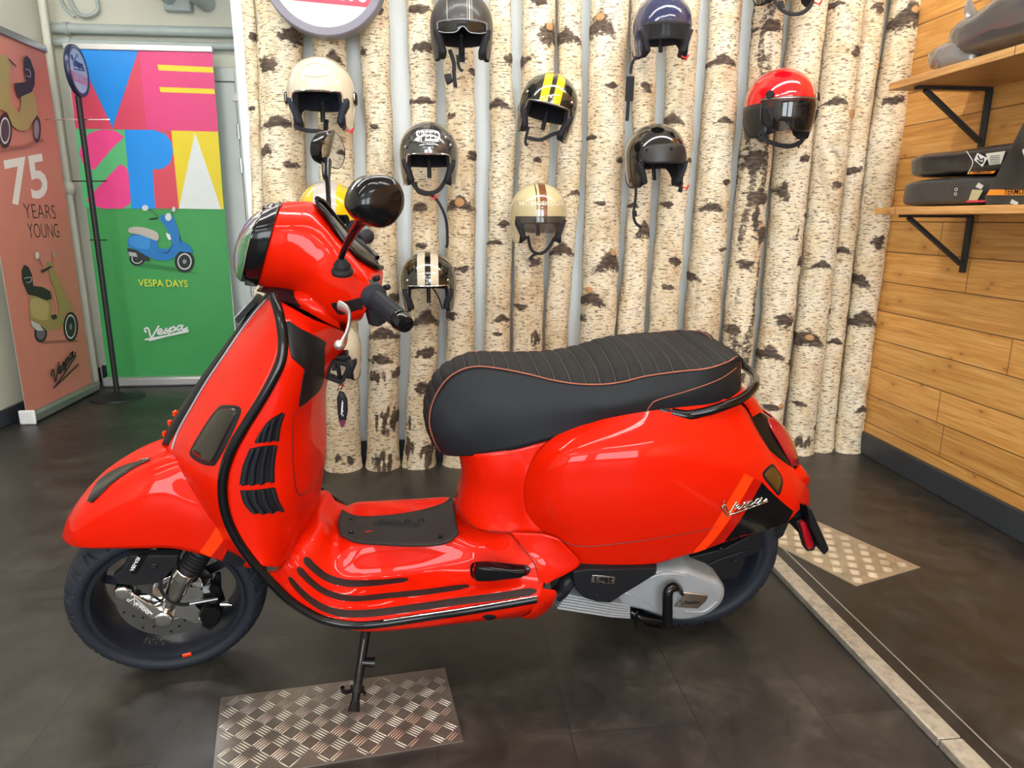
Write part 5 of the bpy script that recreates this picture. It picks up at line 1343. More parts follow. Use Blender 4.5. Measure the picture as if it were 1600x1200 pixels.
b = MB(); fo = [(531, 609), (538, 612), (543, 622), (544, 640), (541, 655), (535, 665), (530, 655), (528, 640), (527, 620)]
b.prism([B(u, v, .045) for u, v in fo], (0, .012, 0), steps=[(0, .9), (.2, 1), (.8, 1), (1, .88)]); fb = b.build('fob_body', M['black'], kf, ki, bevel=.001)
b = MB(); b.prism([B(u, v, .046) for u, v in ((531, 654), (542, 653), (539, 662), (535, 665), (532, 662))], (0, .012, 0)); b.build('fob_tip', mat('purple_fob_tip', (.10, .02, .05), .3), kf, ki)
b = MB(); b.tube([B(535, 592, .05), B(536, 602, .05), B(530, 606, .05), B(528, 611, .05)], .0018, 8); b.tube([B(529, 603, .05), B(534, 600, .055), B(533, 608, .05), B(529, 609, .05)], .0016, 6); b.build('key_ring', M['chrome'], kf, ki)
b = MB()
for s in SCRIPT: b.tube([B(534.5 + (y_ - .2) * 7, 650 - x_ * 26, .0575) for x_, y_ in s], .0006, 5, smooth=2)
b.build('wordmark', M['white'], fb, ki)
# ================================================================== HELMETS
def helmet_mat(name, base, stripes=(), rough=.12, metal=0.0, coat=1.0, vmax=None, flake=0.0):
    """shell paint with racing stripes running over the crown (shell-space X)"""
    t = NT(name, rough); s = t.sep(t.tc.outputs['Object']); col = base
    n = t.noise(t.mapping((1, 1, 1)), 900, 2, .5)
    col = t.mix(t.ramp(n, [(.4, 0.0), (.7, flake)]), tuple(base), (.6, .62, .65))
    for (x0, w, c) in stripes:
        d = t.math('ABSOLUTE', t.math('SUBTRACT', s[0], x0)); f = t.math('LESS_THAN', d, w)
        col = t.mix(f, col, tuple(c))
    t.color(col); t.b.inputs['Coat Weight'].default_value = coat; t.b.inputs['Coat Roughness'].default_value = .05; t.b.inputs['Metallic'].default_value = metal
    return t.m
BLK = (.006, .006, .007)
M['pad'] = mat('black_helmet_lining', (.010, .010, .016), .85, bump=.4, bscale=300)
M['padb'] = mat('dark_blue_lining', (.014, .018, .032), .85, bump=.4, bscale=300)
M['strap'] = mat('black_webbing', (.008, .008, .010), .8, bump=.4, bscale=500)
M['redtag'] = mat('red_pull_tab', (.55, .02, .03), .6)
def glassm(name, c, alpha=.35, rough=.03):
    m = mat(name, c, rough, coat=1.0, alpha=alpha); return m
M['visor_smoke'] = glassm('smoked_visor', (.01, .01, .012), .5); M['visor_clear'] = mat('clear_visor', (.2, .2, .2), .03, coat=.3, spec=.3, alpha=.06)
EA, ED, EC, EB = .125, .145, .128, .135
def sm(x): x = max(0, min(1, x)); return x * x * (3 - 2 * x)
def edge_phi(th, brow=-4, side=-56, back=-16, a0=42, a1=60):
    a = abs(math.degrees(th))
    if a < a1 + 1: return math.radians(brow + (side - brow) * sm((a - a0) / (a1 - a0)) - 3 * (a / a0) ** 2 * (a < a0) * 0)
    return math.radians(side + (back - side) * sm((a - a1 - 22) / 55))
def hp(th, ph, k=1.0, kz=None):
    kz = kz or k
    if ph >= 0: return V((EA * k * math.cos(ph) * math.sin(th), -ED * k * math.cos(ph) * math.cos(th), EC * kz * math.sin(ph)))
    z = -EB * math.sin(-ph) / math.sin(math.radians(60)); q = 1 - .13 * (z / EB) ** 2
    return V((EA * k * q * math.sin(th), -ED * k * q * math.cos(th), z))
def make_helmet(label, u, v, wpx, Y=2.80, yaw=0, roll=0, pitch=0, mat_=None, trim=None, brow=-4, side=-56, lining='pad', disc=None, studs=(), straps=(), name='helmet', extra=None):
    c = aty(u, v, Y); s = wpx * (c - EYE).dot(FWD) / FPX / (2 * EA)
    e = empty(name, label, 'helmet', mtx=Matrix.Translation(c) @ Matrix.Rotation(math.radians(yaw), 4, 'Z') @ Matrix.Rotation(math.radians(pitch), 4, 'X') @ Matrix.Rotation(math.radians(roll), 4, 'Y') @ Matrix.Scale(s, 4), group='helmets hung on the birch trunks')
    NT_, NP = 120, 26; g = []
    for i in range(NP + 1):
        r = []
        for k in range(NT_):
            th = -PI + 2 * PI * k / NT_; ep = edge_phi(th, brow, side); t = i / NP
            r.append(hp(th, PI / 2 * (1 - t) + ep * t))
        g.append(r)
    vs, fs = grid_mesh(g, True); shell = link('shell', vs, fs, mat_, e, out=(0, 0, 0), recalc=True)
    # lining: rim roll, thick cheek pads, dark dome inside
    g2 = []
    for (k_, dph) in ((.985, 0), (.96, -.03), (.86, -.03), (.80, .02)):
        g2.append([hp(-PI + 2 * PI * k / NT_, edge_phi(-PI + 2 * PI * k / NT_, brow, side) + dph, k_) for k in range(NT_)])
    for i in range(1, 13):
        r = []
        for k in range(NT_):
            th = -PI + 2 * PI * k / NT_; ep = edge_phi(th, brow, side); t = i / 12
            r.append(hp(th, (ep + .02) * (1 - t) + (PI / 2 - .01) * t, .80, .84))
        g2.append(r)
    vs, fs = grid_mesh(g2, True); link('lining', vs, fs, M[lining], e, recalc=True, solid=.003)
    for sd in (-1, 1):   # cheek pads
        b = MB(); q = [(sd * EA * .90, -.100, -.030), (sd * EA * .80, -.108, -.060), (sd * EA * .66, -.098, -.118), (sd * EA * .68, -.03, -.128), (sd * EA * .88, .03, -.11), (sd * EA * .90, -.01, -.03)]
        b.prism(q, (-sd * .026, .004, 0), steps=[(0, .95), (.3, 1), (.7, .96), (1, .78)]); b.build('cheek_pad', M[lining], e, bevel=.006)
    if trim is not None:
        b = MB(); b.tube([hp(-PI + 2 * PI * k / NT_, edge_phi(-PI + 2 * PI * k / NT_, brow, side) - .01, .995) for k in range(NT_)], .0036, 8, closed=True, smooth=1); b.build('edge_trim', trim, e)
    if disc is not None:
        for sd in (-1, 1):
            b = MB(); b.lathe([(0, .010), (.020, .009), (.024, .004), (.024, -.006)], (sd * (EA - .002), -.01, -.02), (sd, 0, 0), 28); b.lathe([(.0255, .002), (.0275, .004), (.029, 0)], (sd * (EA - .002), -.01, -.02), (sd, 0, 0), 28, m=1); b.build('visor_pivot', [disc, M['chrome']], e)
    for (th, ph) in studs:
        p = hp(math.radians(th), math.radians(ph)); b = MB(); b.lathe([(0, .004), (.003, .0038), (.0055, .002), (.006, 0)], p, p, 14); b.build('snap_stud', M['chrome'], e)
    for (path, w) in straps:
        b = MB(); b.tube(path, [(w, .0016)] * len(path), 8, smooth=6, flat=(0, -1, .15)); b.build('strap', M['strap'], e)
    b = MB(); b.tube([(.0, .02, -.02), (.0, .0, -.10)], [(.009, .004)] * 2, 8, smooth=0); b.tube([(0, .115, -.015), (0, .04, -.02), (0, .01, -.03)], .005, 8); b.build('hanging_peg', M['darkmetal'], e)
    if extra: extra(e, shell)
    return e
def lin_strap(x0=-.085, x1=.085, drop=-.165, y=-.07, w=.0075):
    return ([(x0, y, -.11), (x0 * .8, y - .01, drop + .018), (0, y - .015, drop), (x1 * .8, y - .01, drop + .018), (x1, y, -.11)], w)
def visor_band(e, m, ph0, ph1, k=1.035, a=72, name='visor', wid=None):
    g = []
    for i in range(15):
        t = i / 14; r = []
        for j in range(41):
            th = math.radians(-a + 2 * a * j / 40); f = abs(2 * j / 40 - 1)
            p0 = ph0; p1 = ph1 * (1 - .35 * f ** 4)
            r.append(hp(th, math.radians(p0 + (p1 - p0) * t), k + .012 * math.sin(PI * t)))
        g.append(r)
    vs, fs = grid_mesh(g); return link(name, vs, fs, m, e, out=(0, 0, 0), solid=.002)
def red_tag(e, x, z, y=-.08):
    b = MB(); b.tube([(x, y, z), (x + .015, y - .01, z - .01), (x + .028, y - .01, z + .003), (x + .018, y - .01, z - .018)], .0028, 6); b.build('pull_tab', M['redtag'], e)
def flat_text(e, txt, w, z0, m, name='lettering', bold=.03, sy=1.0, x0=0.0, arc=0.0, k=1.004):
    tv, tf = text_mesh(txt, 1.0, bold=bold); xs = [x for x, y in tv]; W_ = max(xs) - min(xs); xm = (max(xs) + min(xs)) / 2; o = []
    for x, y in tv:
        X = x0 + (x - xm) / W_ * w; Z = z0 + y / W_ * w * sy - arc * (X / w) ** 2
        q = 1 - (X / EA) ** 2 - (Z / EC) ** 2 if Z > 0 else 1 - (X / EA) ** 2
        o.append((X, -ED * math.sqrt(max(.02, q)) * k - .0006, Z))
    b = MB(); b.add(o, tf); return b.build(name, m, e, smooth=False, recalc=False)

# 1 cream
def ex_cream(e, sh):
    b = MB(); p = [(-.055, 24), (-.03, 36), (0, 40), (.03, 36), (.055, 24), (.03, 17), (0, 14), (-.03, 17)]
    b.tube([hp(math.asin(max(-1, min(1, x * 9))) if False else x * 9.5, math.radians(ph), 1.002) for x, ph in p], .0013, 6, closed=True, smooth=4); b.build('pressed_line', M['creamline'], sh)
    red_tag(e, .095, -.135)
M['creamline'] = mat('cream_groove', (.42, .37, .26), .4)
make_helmet('cream open-face helmet with chrome edging hanging left of the round sign post', 502, 146, 104, Y=2.80, mat_=helmet_mat('cream_gloss', (.68, .61, .47)), trim=M['chrome'], lining='padb', disc=M['matte_black'], straps=[([(-.09, -.07, -.11), (-.085, -.08, -.128), (-.05, -.09, -.142), (0, -.09, -.145), (.012, -.09, -.15)], .008), ([(.09, -.07, -.11), (.085, -.08, -.14)], .006), ([(0.01, .02, -.09), (.01, -.02, -.14)], .009)], extra=ex_cream).__setitem__('label', 'cream open-face helmet with chrome edging above the far mirror of the scooter')
# 2 matte black with goggles
def ex_goggle(e, sh):
    g = []
    for i in range(7):
        r = []
        for j in range(41):
            th = math.radians(-50 + 100 * j / 40); t = i / 6; x = abs(2 * j / 40 - 1)
            lo = -20 + 8 * math.exp(-(x / .16) ** 2) + 6 * x ** 4; r.append(hp(th, math.radians(-3 + (lo + 3) * t), 1.0))
        g.append(r)
    vs, fs = grid_mesh(g); lens = link('goggle_lens', vs, fs, M['visor_smoke'], e, solid=.002)
    b = MB(); b.tube(g[0] + [r[-1] for r in g[1:-1]] + list(reversed(g[-1])) + [r[0] for r in reversed(g[1:-1])], .0018, 6, closed=True, smooth=1); b.build('goggle_frame', M['silver'], lens)
M['matteshell'] = helmet_mat('matte_black_pinstripe', (.030, .030, .031), [(-.058, .0012, (.35, .33, .28)), (.018, .0010, (.35, .33, .28)), (.027, .0018, (.5, .48, .42)), (.036, .0010, (.35, .33, .28))], rough=.42, coat=.15)
make_helmet('matte black helmet with thin pinstripes and flip-down goggles at the top edge', 721, 42, 98, mat_=M['matteshell'], trim=None, extra=ex_goggle, straps=[([(-.05, -.07, -.10), (-.035, -.08, -.15), (-.035, -.08, -.19), (-.03, -.08, -.24)], .008), ([(-.06, -.08, -.19), (-.055, -.085, -.215), (-.05, -.08, -.225)], .014), ([(-.02, -.08, -.12), (-.015, -.08, -.165), (.0, -.08, -.18)], .006), ([(.0, .02, -.05), (.0, .0, -.13)], .012)])
# 3 black lettered
def ex_speed(e, sh):
    flat_text(e, 'SPEED', .098, .056, M['white'], sy=1.6, bold=.035)
    flat_text(e, 'CAFE RACER', .060, .030, M['white'], name='small_lettering', bold=.0) if False else None
    b = MB()
    for z_, w_ in ((.084, .045), (.030, .045)):
        pts = []
        for k in range(13):
            X = -w_ + 2 * w_ * k / 12; Z = z_ - (.010 if z_ > .05 else -.008) * (X / w_) ** 2; pts.append((X, -ED * math.sqrt(max(.02, 1 - (X / EA) ** 2 - (Z / EC) ** 2)) - .001, Z))
        b.tube(pts, .0010, 5, smooth=0)
    for k in range(14):
        X = -.045 + .09 * k / 13; Z = .0355 - .002 * (k % 2); b.tube([(X, -ED * math.sqrt(1 - (X / EA) ** 2 - (Z / EC) ** 2) - .001, Z), (X + .002, -ED * math.sqrt(1 - ((X + .002) / EA) ** 2 - ((Z + .004) / EC) ** 2) - .001, Z + .004)], .0008, 4, smooth=0)
    b.build('lettering_border', M['white'], sh)
    b = MB(); b.tube([(-.004, -.055, .1165), (.006, -.066, .112), (-.003, -.076, .107), (.007, -.085, .100)], .0013, 5); b.build('crown_mark', M['white'], sh)
    b = MB(); X = .004; b.prism([(X - .005, -ED - .0005, .012), (X + .005, -ED - .0005, .012), (X + .005, -ED - .0005, .005), (X, -ED - .0005, -.001), (X - .005, -ED - .0005, .005)], (0, -.001, 0)); b.build('shield_badge', M['chrome'], sh)
    red_tag(e, .0, -.175)
make_helmet('glossy black helmet lettered in white on the crown, chrome edging, chin strap dangling', 670, 240, 92, mat_=helmet_mat('black_carbon_flake', (.012, .012, .013), flake=.10), trim=M['chrome'], studs=((-50, 8), (48, 12), (40, 26)), straps=[([(-.08, -.07, -.10), (-.05, -.09, -.15), (.0, -.09, -.165), (.04, -.09, -.15), (.075, -.07, -.10)], .009), ([(.0, -.09, -.165), (.035, -.09, -.20), (.065, -.09, -.27), (.07, -.09, -.36), (.065, -.09, -.39)], .006), ([(-.06, -.08, -.12), (-.045, -.09, -.16), (.0, -.09, -.17)], .008)], extra=ex_speed)
# 4 black with yellow stripes
YEL = (.72, .50, .008)
make_helmet('glossy black helmet with two yellow stripes, tilted to the left', 857, 165, 93, yaw=-6, roll=14, mat_=helmet_mat('black_yellow_stripes', (.010, .011, .008), [(-.026, .0165, YEL), (.026, .0165, YEL)]), trim=M['steel'], studs=((-52, 8), (0, 5), (46, 8)), straps=[([(-.06, -.07, -.11), (-.058, -.08, -.17), (-.045, -.08, -.185)], .006), ([(-.058, -.08, -.155), (.0, -.09, -.15), (.04, -.09, -.12), (.07, -.07, -.10)], .008)])
# 5 beige with brown stripe and clear bubble visor
def ex_beige(e, sh):
    visor_band(e, M['visor_clear'], 22, -42, 1.05, 78)
    visor_band(e, M['visor_smoke'], -6, -34, 1.02, 60, 'sun_shade')
    flat_text(e, 'MOMODESIGN', .19, .036, M['creamtxt'], bold=.01, sy=.9)
M['creamtxt'] = mat('pale_lettering', (.75, .70, .52), .4)
make_helmet('beige helmet with a brown centre stripe and clear visor, below the yellow striped one', 841, 332, 88, mat_=helmet_mat('beige_gloss', (.60, .51, .29), [(.004, .0155, (.20, .075, .035)), (-.024, .0022, (.03, .025, .02))]), trim=None, brow=-16, straps=[([(-.055, -.07, -.10), (-.04, -.09, -.16), (.0, -.09, -.175), (.035, -.09, -.15), (.06, -.08, -.11)], .007), ([(.0, -.09, -.175), (-.03, -.09, -.18), (-.05, -.09, -.20)], .006)], extra=ex_beige)
# 6 navy with bubble visor
def ex_navy(e, sh):
    visor_band(e, M['visor_clear'], 30, -30, 1.06, 82)
    b = MB(); b.tube([hp(math.radians(a), math.radians(-6), 1.004) for a in range(-50, 51, 5)], .0042, 8); b.build('leather_piping', M['matte_black'], e)
    red_tag(e, .07, -.13)
make_helmet('glossy navy blue helmet with a clear visor at the top edge, right of centre', 1034, 42, 92, yaw=-4, mat_=helmet_mat('midnight_blue', (.006, .012, .075), rough=.1), trim=M['matte_black'], straps=[([(-.10, -.02, -.11), (-.125, -.02, -.15), (-.13, -.02, -.19)], .006), ([(-.13, -.02, -.20), (-.132, -.02, -.30)], .018), ([(-.135, -.02, -.30), (-.138, -.02, -.38)], .008)], extra=ex_navy)
# 7 black with peak
def ex_peak(e, sh):
    g = []
    for i in range(9):
        t = i / 8; r = []
        for j in range(37):
            th = math.radians(-50 + 104 * j / 36); f = abs(2 * j / 36 - 1); top = 16 - 12 * f ** 6; bot = -16 + 10 * f ** 6; r.append(hp(th, math.radians(top + (bot - top) * t), 1.02 + .03 * t))
        g.append(r)
    vs, fs = grid_mesh(g); pk = link('peak', vs, fs, M['leather'], e, out=(0, 0, 0), solid=.006)
    for a in (-38, 6): p = hp(math.radians(a), math.radians(6), 1.04); b = MB(); b.lathe([(0, .004), (.0045, .004), (.0055, 0)], p, p, 12); b.build('snap_stud', M['gloss_black'], pk)
    red_tag(e, .09, -.13)
M['leather'] = mat('black_leather', (.018, .018, .019), .42, bump=.3, bscale=250)
make_helmet('glossy black helmet with a black leather peak, strap hanging below it', 1023, 243, 92, yaw=4, roll=-2, mat_=helmet_mat('piano_black', (.005, .005, .005), rough=.08), trim=M['leather'], straps=[([(-.10, -.04, -.11), (-.10, -.05, -.15), (-.105, -.05, -.20), (-.11, -.05, -.24), (-.10, -.05, -.275), (-.075, -.05, -.295)], .006), ([(-.108, -.055, -.225), (-.105, -.055, -.25)], .010), ([(.095, -.06, -.11), (.09, -.07, -.14), (.085, -.07, -.155)], .010)], extra=ex_peak)
# 8 red with smoked visor
def ex_red(e, sh):
    vb = visor_band(e, M['visor_smoke'], 2, -48, 1.05, 66)
    for sd in (-1, 1):
        p = hp(math.radians(sd * 52), math.radians(6), 1.05); b = MB(); b.lathe([(0, .008), (.014, .007), (.016, 0)], p, p, 24); b.build('visor_pivot', M['matte_black'], e)
    g = []
    for i in range(7):
        r = []
        for j in range(12): r.append(hp(math.radians(-125 + 70 * j / 11), math.radians(-4 + (side_ := -54) * i / 6 * .98), 1.012))
        g.append(r)
    vs, fs = grid_mesh(g); link('side_cover', vs, fs, M['leather'], e, out=(0, 0, 0), solid=.003)
    b = MB(); b.tube([hp(math.radians(a), math.radians(0), 1.055) for a in range(-66, 67, 6)], .0022, 6); b.build('visor_edge', M['steel'], vb)
make_helmet('bright red helmet with a smoked visor pulled down', 1217, 162, 100, yaw=8, mat_=helmet_mat('racing_red', (.62, .004, .010), rough=.1), trim=M['matte_black'], straps=[lin_strap(-.10, .08, -.165, -.06, .009), ([(-.10, -.06, -.11), (-.115, -.06, -.125), (-.09, -.07, -.15)], .006), ([(.06, -.07, -.15), (.055, -.07, -.17)], .004)], extra=ex_red)
# 9 cut off at top right
make_helmet('dark helmet cut off by the top edge above the red helmet, only its straps showing', 1228, -44, 96, mat_=helmet_mat('dark_shell', (.01, .01, .012)), trim=M['matte_black'], straps=[([(-.085, -.07, -.10), (-.07, -.09, -.145), (-.03, -.09, -.175), (.03, -.09, -.178), (.07, -.09, -.15), (.09, -.07, -.11)], .008), ([(-.05, -.08, -.13), (-.045, -.09, -.16)], .012)], extra=lambda e, s_: red_tag(e, .09, -.13))
# 10 black with white stripes
CRM = (.60, .54, .42)
make_helmet('black helmet with two cream racing stripes hanging beside the handgrip', 669, 438, 88, mat_=helmet_mat('black_cream_stripes', (.008, .009, .008), [(-.027, .0165, CRM), (.030, .0165, CRM)]), trim=M['chrome'], studs=((-44, 4), (4, 3), (44, 4)), straps=[([(.02, -.05, -.03), (.045, -.07, -.07), (.06, -.08, -.12)], .003)])
# 11 yellow / grey behind the headset
make_helmet('yellow helmet with a broad pale grey stripe, half hidden behind the handlebar housing', 515, 332, 94, Y=2.80, mat_=helmet_mat('yellow_grey', (.78, .50, .005), [(.0, .048, (.66, .42, .005)), (.0, .045, (.50, .47, .43)), ], rough=.15), trim=M['matte_black'], straps=[])
# 12 white one behind the brake lever
make_helmet('ivory helmet mostly hidden behind the brake lever and inner shield', 520, 545, 88, Y=2.80, mat_=helmet_mat('ivory_gloss', (.66, .60, .46)), trim=M['steel'], straps=[])

# ================================================================== ROUND SIGN ON THE TRUNKS
c = aty(507, -44, 2.86); s = empty('round_sign', 'large round white sign with red lettered band and grey rim at the top edge', 'sign', mtx=Matrix.Translation(c) @ Matrix.Rotation(math.radians(3.5), 4, 'Y'))
M['signrim'] = mat('violet_grey_rim', (.17, .165, .21), .4); M['signred'] = mat('sign_red', (.62, .035, .075), .4); M['signwhite'] = mat('sign_white_gloss', (.80, .80, .80), .12, coat=.5)
RS = .222
MB().lathe([(0, -.02), (RS - .03, -.02), (RS - .03, -.034), (RS - .004, -.036), (RS, -.032), (RS, .035), (0, .035)], (0, 0, 0), (0, 1, 0), 96).build('rim', M['signrim'], s)
fc = MB().lathe([(0, -.0225), (RS - .031, -.0225), (RS - .031, -.018), (0, -.018)], (0, 0, 0), (0, 1, 0), 96).build('face', M['signwhite'], s)
rr_ = RS - .032; z0, z1 = -.110, -.012
b = MB(); poly = [(math.sqrt(rr_ ** 2 - z * z), z) for z in [z0 + (z1 - z0) * k / 8 for k in range(9)]]
b.prism([V((x, -.0235, z)) for x, z in poly] + [V((-x, -.0235, z)) for x, z in reversed(poly)], (0, -.0006, 0)); b.build('band', M['signred'], s, smooth=False)
tv, tf = text_mesh('HELMETS', 1.0, bold=.02); wx = max(x for x, y in tv) - min(x for x, y in tv)
b = MB(); b.add([(x / wx * .31, -.0246, -.061 + y / wx * .31 * 1.35) for x, y in tv], tf); b.build('lettering', M['signwhite'], s, smooth=False, recalc=False)
b = MB(); b.add([(o_x * 1, 0, 0) for o_x in ()], []) if False else None

# ================================================================== ROLL-UP BANNERS
class Print:
    """flat printed sheet: coloured shapes layered a hair apart in ONE mesh"""
    def __init__(s, fn, n, rough=.45): s.fn = fn; s.n = V(n); s.b = MB(); s.k = 0; s.m = []; s.names = {}; s.rough = rough
    def c(s, col):
        if col not in s.names: s.names[col] = len(s.m); s.m.append(mat('print_' + col, srgb(col), s.rough, var=.02))
        return s.names[col]
    def off(s): s.k += 1; return s.n * (.00035 * s.k)
    def poly(s, px, col, smooth=0):
        if smooth: px = [(p.x, p.y) for p in cr_path([V((a, c_, 0)) for a, c_ in px], [0] * len(px), smooth, True)[0]]
        o = s.off(); vs = [s.fn(u, v) + o for u, v in px]
        from mathutils.geometry import tessellate_polygon
        s.b.add(vs, [tuple(t) for t in tessellate_polygon([vs])], s.c(col))
    def disc(s, u, v, rx, ry, col, rot=0, n=24):
        s.poly([(u + rx * math.cos(2 * PI * k / n) * math.cos(rot) - ry * math.sin(2 * PI * k / n) * math.sin(rot), v + rx * math.cos(2 * PI * k / n) * math.sin(rot) + ry * math.sin(2 * PI * k / n) * math.cos(rot)) for k in range(n)], col)
    def line(s, px, w, col):
        pts = cr_path([V((a, c_, 0)) for a, c_ in px], [0] * len(px), 4)[0] if len(px) > 2 else [V((a, c_, 0)) for a, c_ in px]
        L_, R_ = [], []
        for i, p in enumerate(pts):
            a, c_ = pts[max(0, i - 1)], pts[min(len(pts) - 1, i + 1)]; t = (c_ - a); t = t.normalized() if t.length else V((1, 0, 0)); n = V((-t.y, t.x, 0)) * w / 2
            L_.append((p.x + n.x, p.y + n.y)); R_.append((p.x - n.x, p.y - n.y))
        o = s.off(); vs = [s.fn(u, v) + o for u, v in L_ + R_]; n = len(pts)
        s.b.add(vs, [(i, i + 1, n + i + 1, n + i) for i in range(n - 1)], s.c(col))
    def text(s, body, a, c_, hm, col, bold=.0, sx=1.0):
        """fit text between pixels a and c_ (baseline), hm = cap height in metres"""
        A_, C_ = s.fn(*a), s.fn(*c_); tv, tf = text_mesh(body, 1.0, align='LEFT', bold=bold); x0 = min(x for x, y in tv); wx = max(x for x, y in tv) - x0; y0 = min(y for x, y in tv); hy = max(y for x, y in tv) - y0
        o = s.off(); s.b.add([A_ + (C_ - A_) * ((x - x0) / wx) + V((0, 0, 1)) * ((y - y0) / hy * hm) + o for x, y in tv], tf, s.c(col))
    def script(s, o, ex, ey, w, col):
        for st in SCRIPT: s.line([(o[0] + ex[0] * x + ey[0] * y, o[1] + ex[1] * x + ey[1] * y) for x, y in st], w, col)
    def build(s, name, parent): return s.b.build(name, s.m, parent, smooth=False, recalc=False)
def tri_fix(o): return o
# colourful tall banner at the back
YBn = 4.76
bn = empty('rollup_banner', 'tall roll-up banner with giant coloured letters above a green field and a printed blue scooter', 'banner', (-1.79, YBn, 0), group=None)
inv = Matrix.Translation((1.79, -YBn, 0))
loc_ = lambda u, v: inv @ aty(u, v, YBn)
P_ = Print(loc_, (0, -1, 0))
P_.poly([(103, 70), (332, 82), (373, 598), (170, 602)], '#3f9a54')
P_.poly([(103, 70), (217, 76), (229, 203), (118, 201)], '#cf4460')
P_.poly([(104, 71), (117, 72), (119, 100)], '#2ba39a')
P_.poly([(115, 71), (217, 76), (176, 200)], '#0b86dd')
P_.poly([(217, 76), (332, 82), (341, 206), (229, 203)], '#d9437f')
for q in ([(246, 101), (333, 105), (334, 114), (248, 110)], [(249, 136), (335, 139), (336, 147), (251, 144)]): P_.poly(q, '#e8d335')
P_.poly([(118, 201), (195, 203), (206, 326), (131, 324)], '#58b777')
P_.poly([(124, 240), (128, 222), (140, 208), (160, 202), (180, 204), (194, 214), (172, 236), (147, 266), (131, 258)], '#e9478f')
P_.poly([(188, 256), (198, 262), (203, 275), (206, 300), (204, 318), (192, 326), (160, 326), (140, 318), (135, 312), (160, 286)], '#e9478f')
P_.poly([(195, 203), (268, 204), (280, 326), (206, 326)], '#cf4a5c')
P_.poly([(195, 203), (240, 203), (258, 209), (268, 222), (271, 238), (266, 255), (254, 264), (239, 265), (243, 326), (206, 326)], '#1b90ea')
P_.poly([(268, 204), (341, 206), (350, 327), (280, 326)], '#e5cf2e')
P_.poly([(305, 207), (346, 327), (280, 326)], '#dfe6e4')
# printed blue scooter
def X_(l): return [(a / 3, 300 + c_ / 3) for a, c_ in l]
P_.poly(X_([(620, 345), (700, 335), (860, 360), (930, 383), (850, 375)]), '#2f7c43')
for (u, v, rx, ry) in ((215, 403.5, 12.5, 11.5), (289, 408.5, 15.5, 17.5)): P_.disc(u, v, rx, ry, '#1d2222'); P_.disc(u, v, rx * .72, ry * .74, '#cfd6d6'); P_.disc(u, v, rx * .60, ry * .62, '#23282a'); P_.disc(u, v, rx * .2, ry * .2, '#8d9596')
P_.poly(X_([(598, 262), (640, 270), (700, 290), (705, 325), (650, 318), (605, 295)]), '#2a2f33'); P_.poly(X_([(604, 280), (640, 285), (648, 305), (610, 300)]), '#aab3b3')
P_.poly(X_([(600, 225), (612, 205), (640, 195), (700, 205), (738, 225), (745, 262), (790, 268), (812, 240), (795, 190), (752, 128), (756, 110), (785, 102), (812, 108), (820, 130), (835, 170), (850, 225), (890, 250), (912, 282), (880, 282), (845, 278), (820, 305), (790, 320), (735, 318), (690, 300), (640, 270), (604, 258)]), '#2277bd')
P_.poly(X_([(612, 215), (650, 205), (700, 215), (700, 265), (650, 262), (612, 245)]), '#3a8fd2', 3)
P_.poly(X_([(735, 280), (790, 290), (815, 250), (800, 220), (812, 250), (785, 282)]), '#164f86')
P_.poly(X_([(604, 180), (615, 166), (650, 163), (700, 172), (740, 190), (748, 215), (735, 228), (700, 215), (650, 198), (612, 192)]), '#b9b4ab', 2)
P_.poly(X_([(700, 125), (740, 118), (745, 126), (705, 132)]), '#22282c'); P_.disc(264, 339, 5, 6, '#d5dadb')
P_.line(X_([(748, 118), (715, 90), (695, 78)]), 1.0, '#444a4c'); P_.disc(228, 325, 5, 4.5, '#d5dadb'); P_.line(X_([(805, 112), (812, 95), (818, 82)]), 1.0, '#444a4c'); P_.disc(272.5, 327, 2.5, 4, '#d5dadb')
P_.poly(X_([(782, 190), (800, 200), (806, 222), (795, 225), (785, 208)]), '#e8ecec'); P_.line(X_([(845, 205), (850, 240)]), 1.2, '#0f1b26')
P_.text('VESPA DAYS', (218, 447), (295, 448.5), .046, '#d9e04a', bold=.01)
P_.script((229, 531), (72, -6), (-2, -44), 2.6, '#e9ecea')
P_.line([(228, 530), (262, 524), (296, 517)], 2.6, '#e9ecea')
sh_ = P_.build('printed_sheet', bn)
b = MB(); b.box((-2.20 + 1.79, .001, .05), (-1.365 + 1.79, .002, 2.08)); b.build('backing', M['white'], bn, smooth=False)
b = MB(); b.box((-2.205 + 1.79, -.012, 2.068), (-1.345 + 1.79, .012, 2.105)); b.build('top_rail', M['alu'], bn, bevel=.004)
b = MB(); b.box((-2.235 + 1.79, -.045, 0.0), (-1.375 + 1.79, .045, .062)); b.build('base_cassette', M['alu'], bn, bevel=.014)
# salmon banner along the left wall
XBn = -2.24
bs = empty('rollup_banner', 'salmon roll-up banner along the left wall with a big white 75 and printed gold scooters', 'banner', (XBn, 4.255, 0))
inv2 = Matrix.Translation((-XBn, -4.255, 0)); loc2 = lambda u, v: inv2 @ atx(u, v, XBn)
P_ = Print(loc2, (1, 0, 0))
o_ = P_.off(); P_.b.add([V((0, -.385, .05)) + o_, V((0, .355, .05)) + o_, V((0, .355, 2.03)) + o_, V((0, -.385, 2.03)) + o_], [(0, 1, 2, 3)], P_.c('#cc7f6c'))
P_.text('75', (17, 324), (77, 306), .235, '#eee6da', bold=.02)
P_.text('YEARS', (39, 341), (88, 342), .078, '#3a2a26', bold=-.012)
P_.text('YOUNG', (45, 372), (93, 371), .080, '#3a2a26', bold=-.012)
def Z_(l): return [(a / 3, 300 + c_ / 3) for a, c_ in l]
P_.poly(Z_([(170, 700), (350, 690), (372, 702), (200, 712)]), '#9b5d4f')
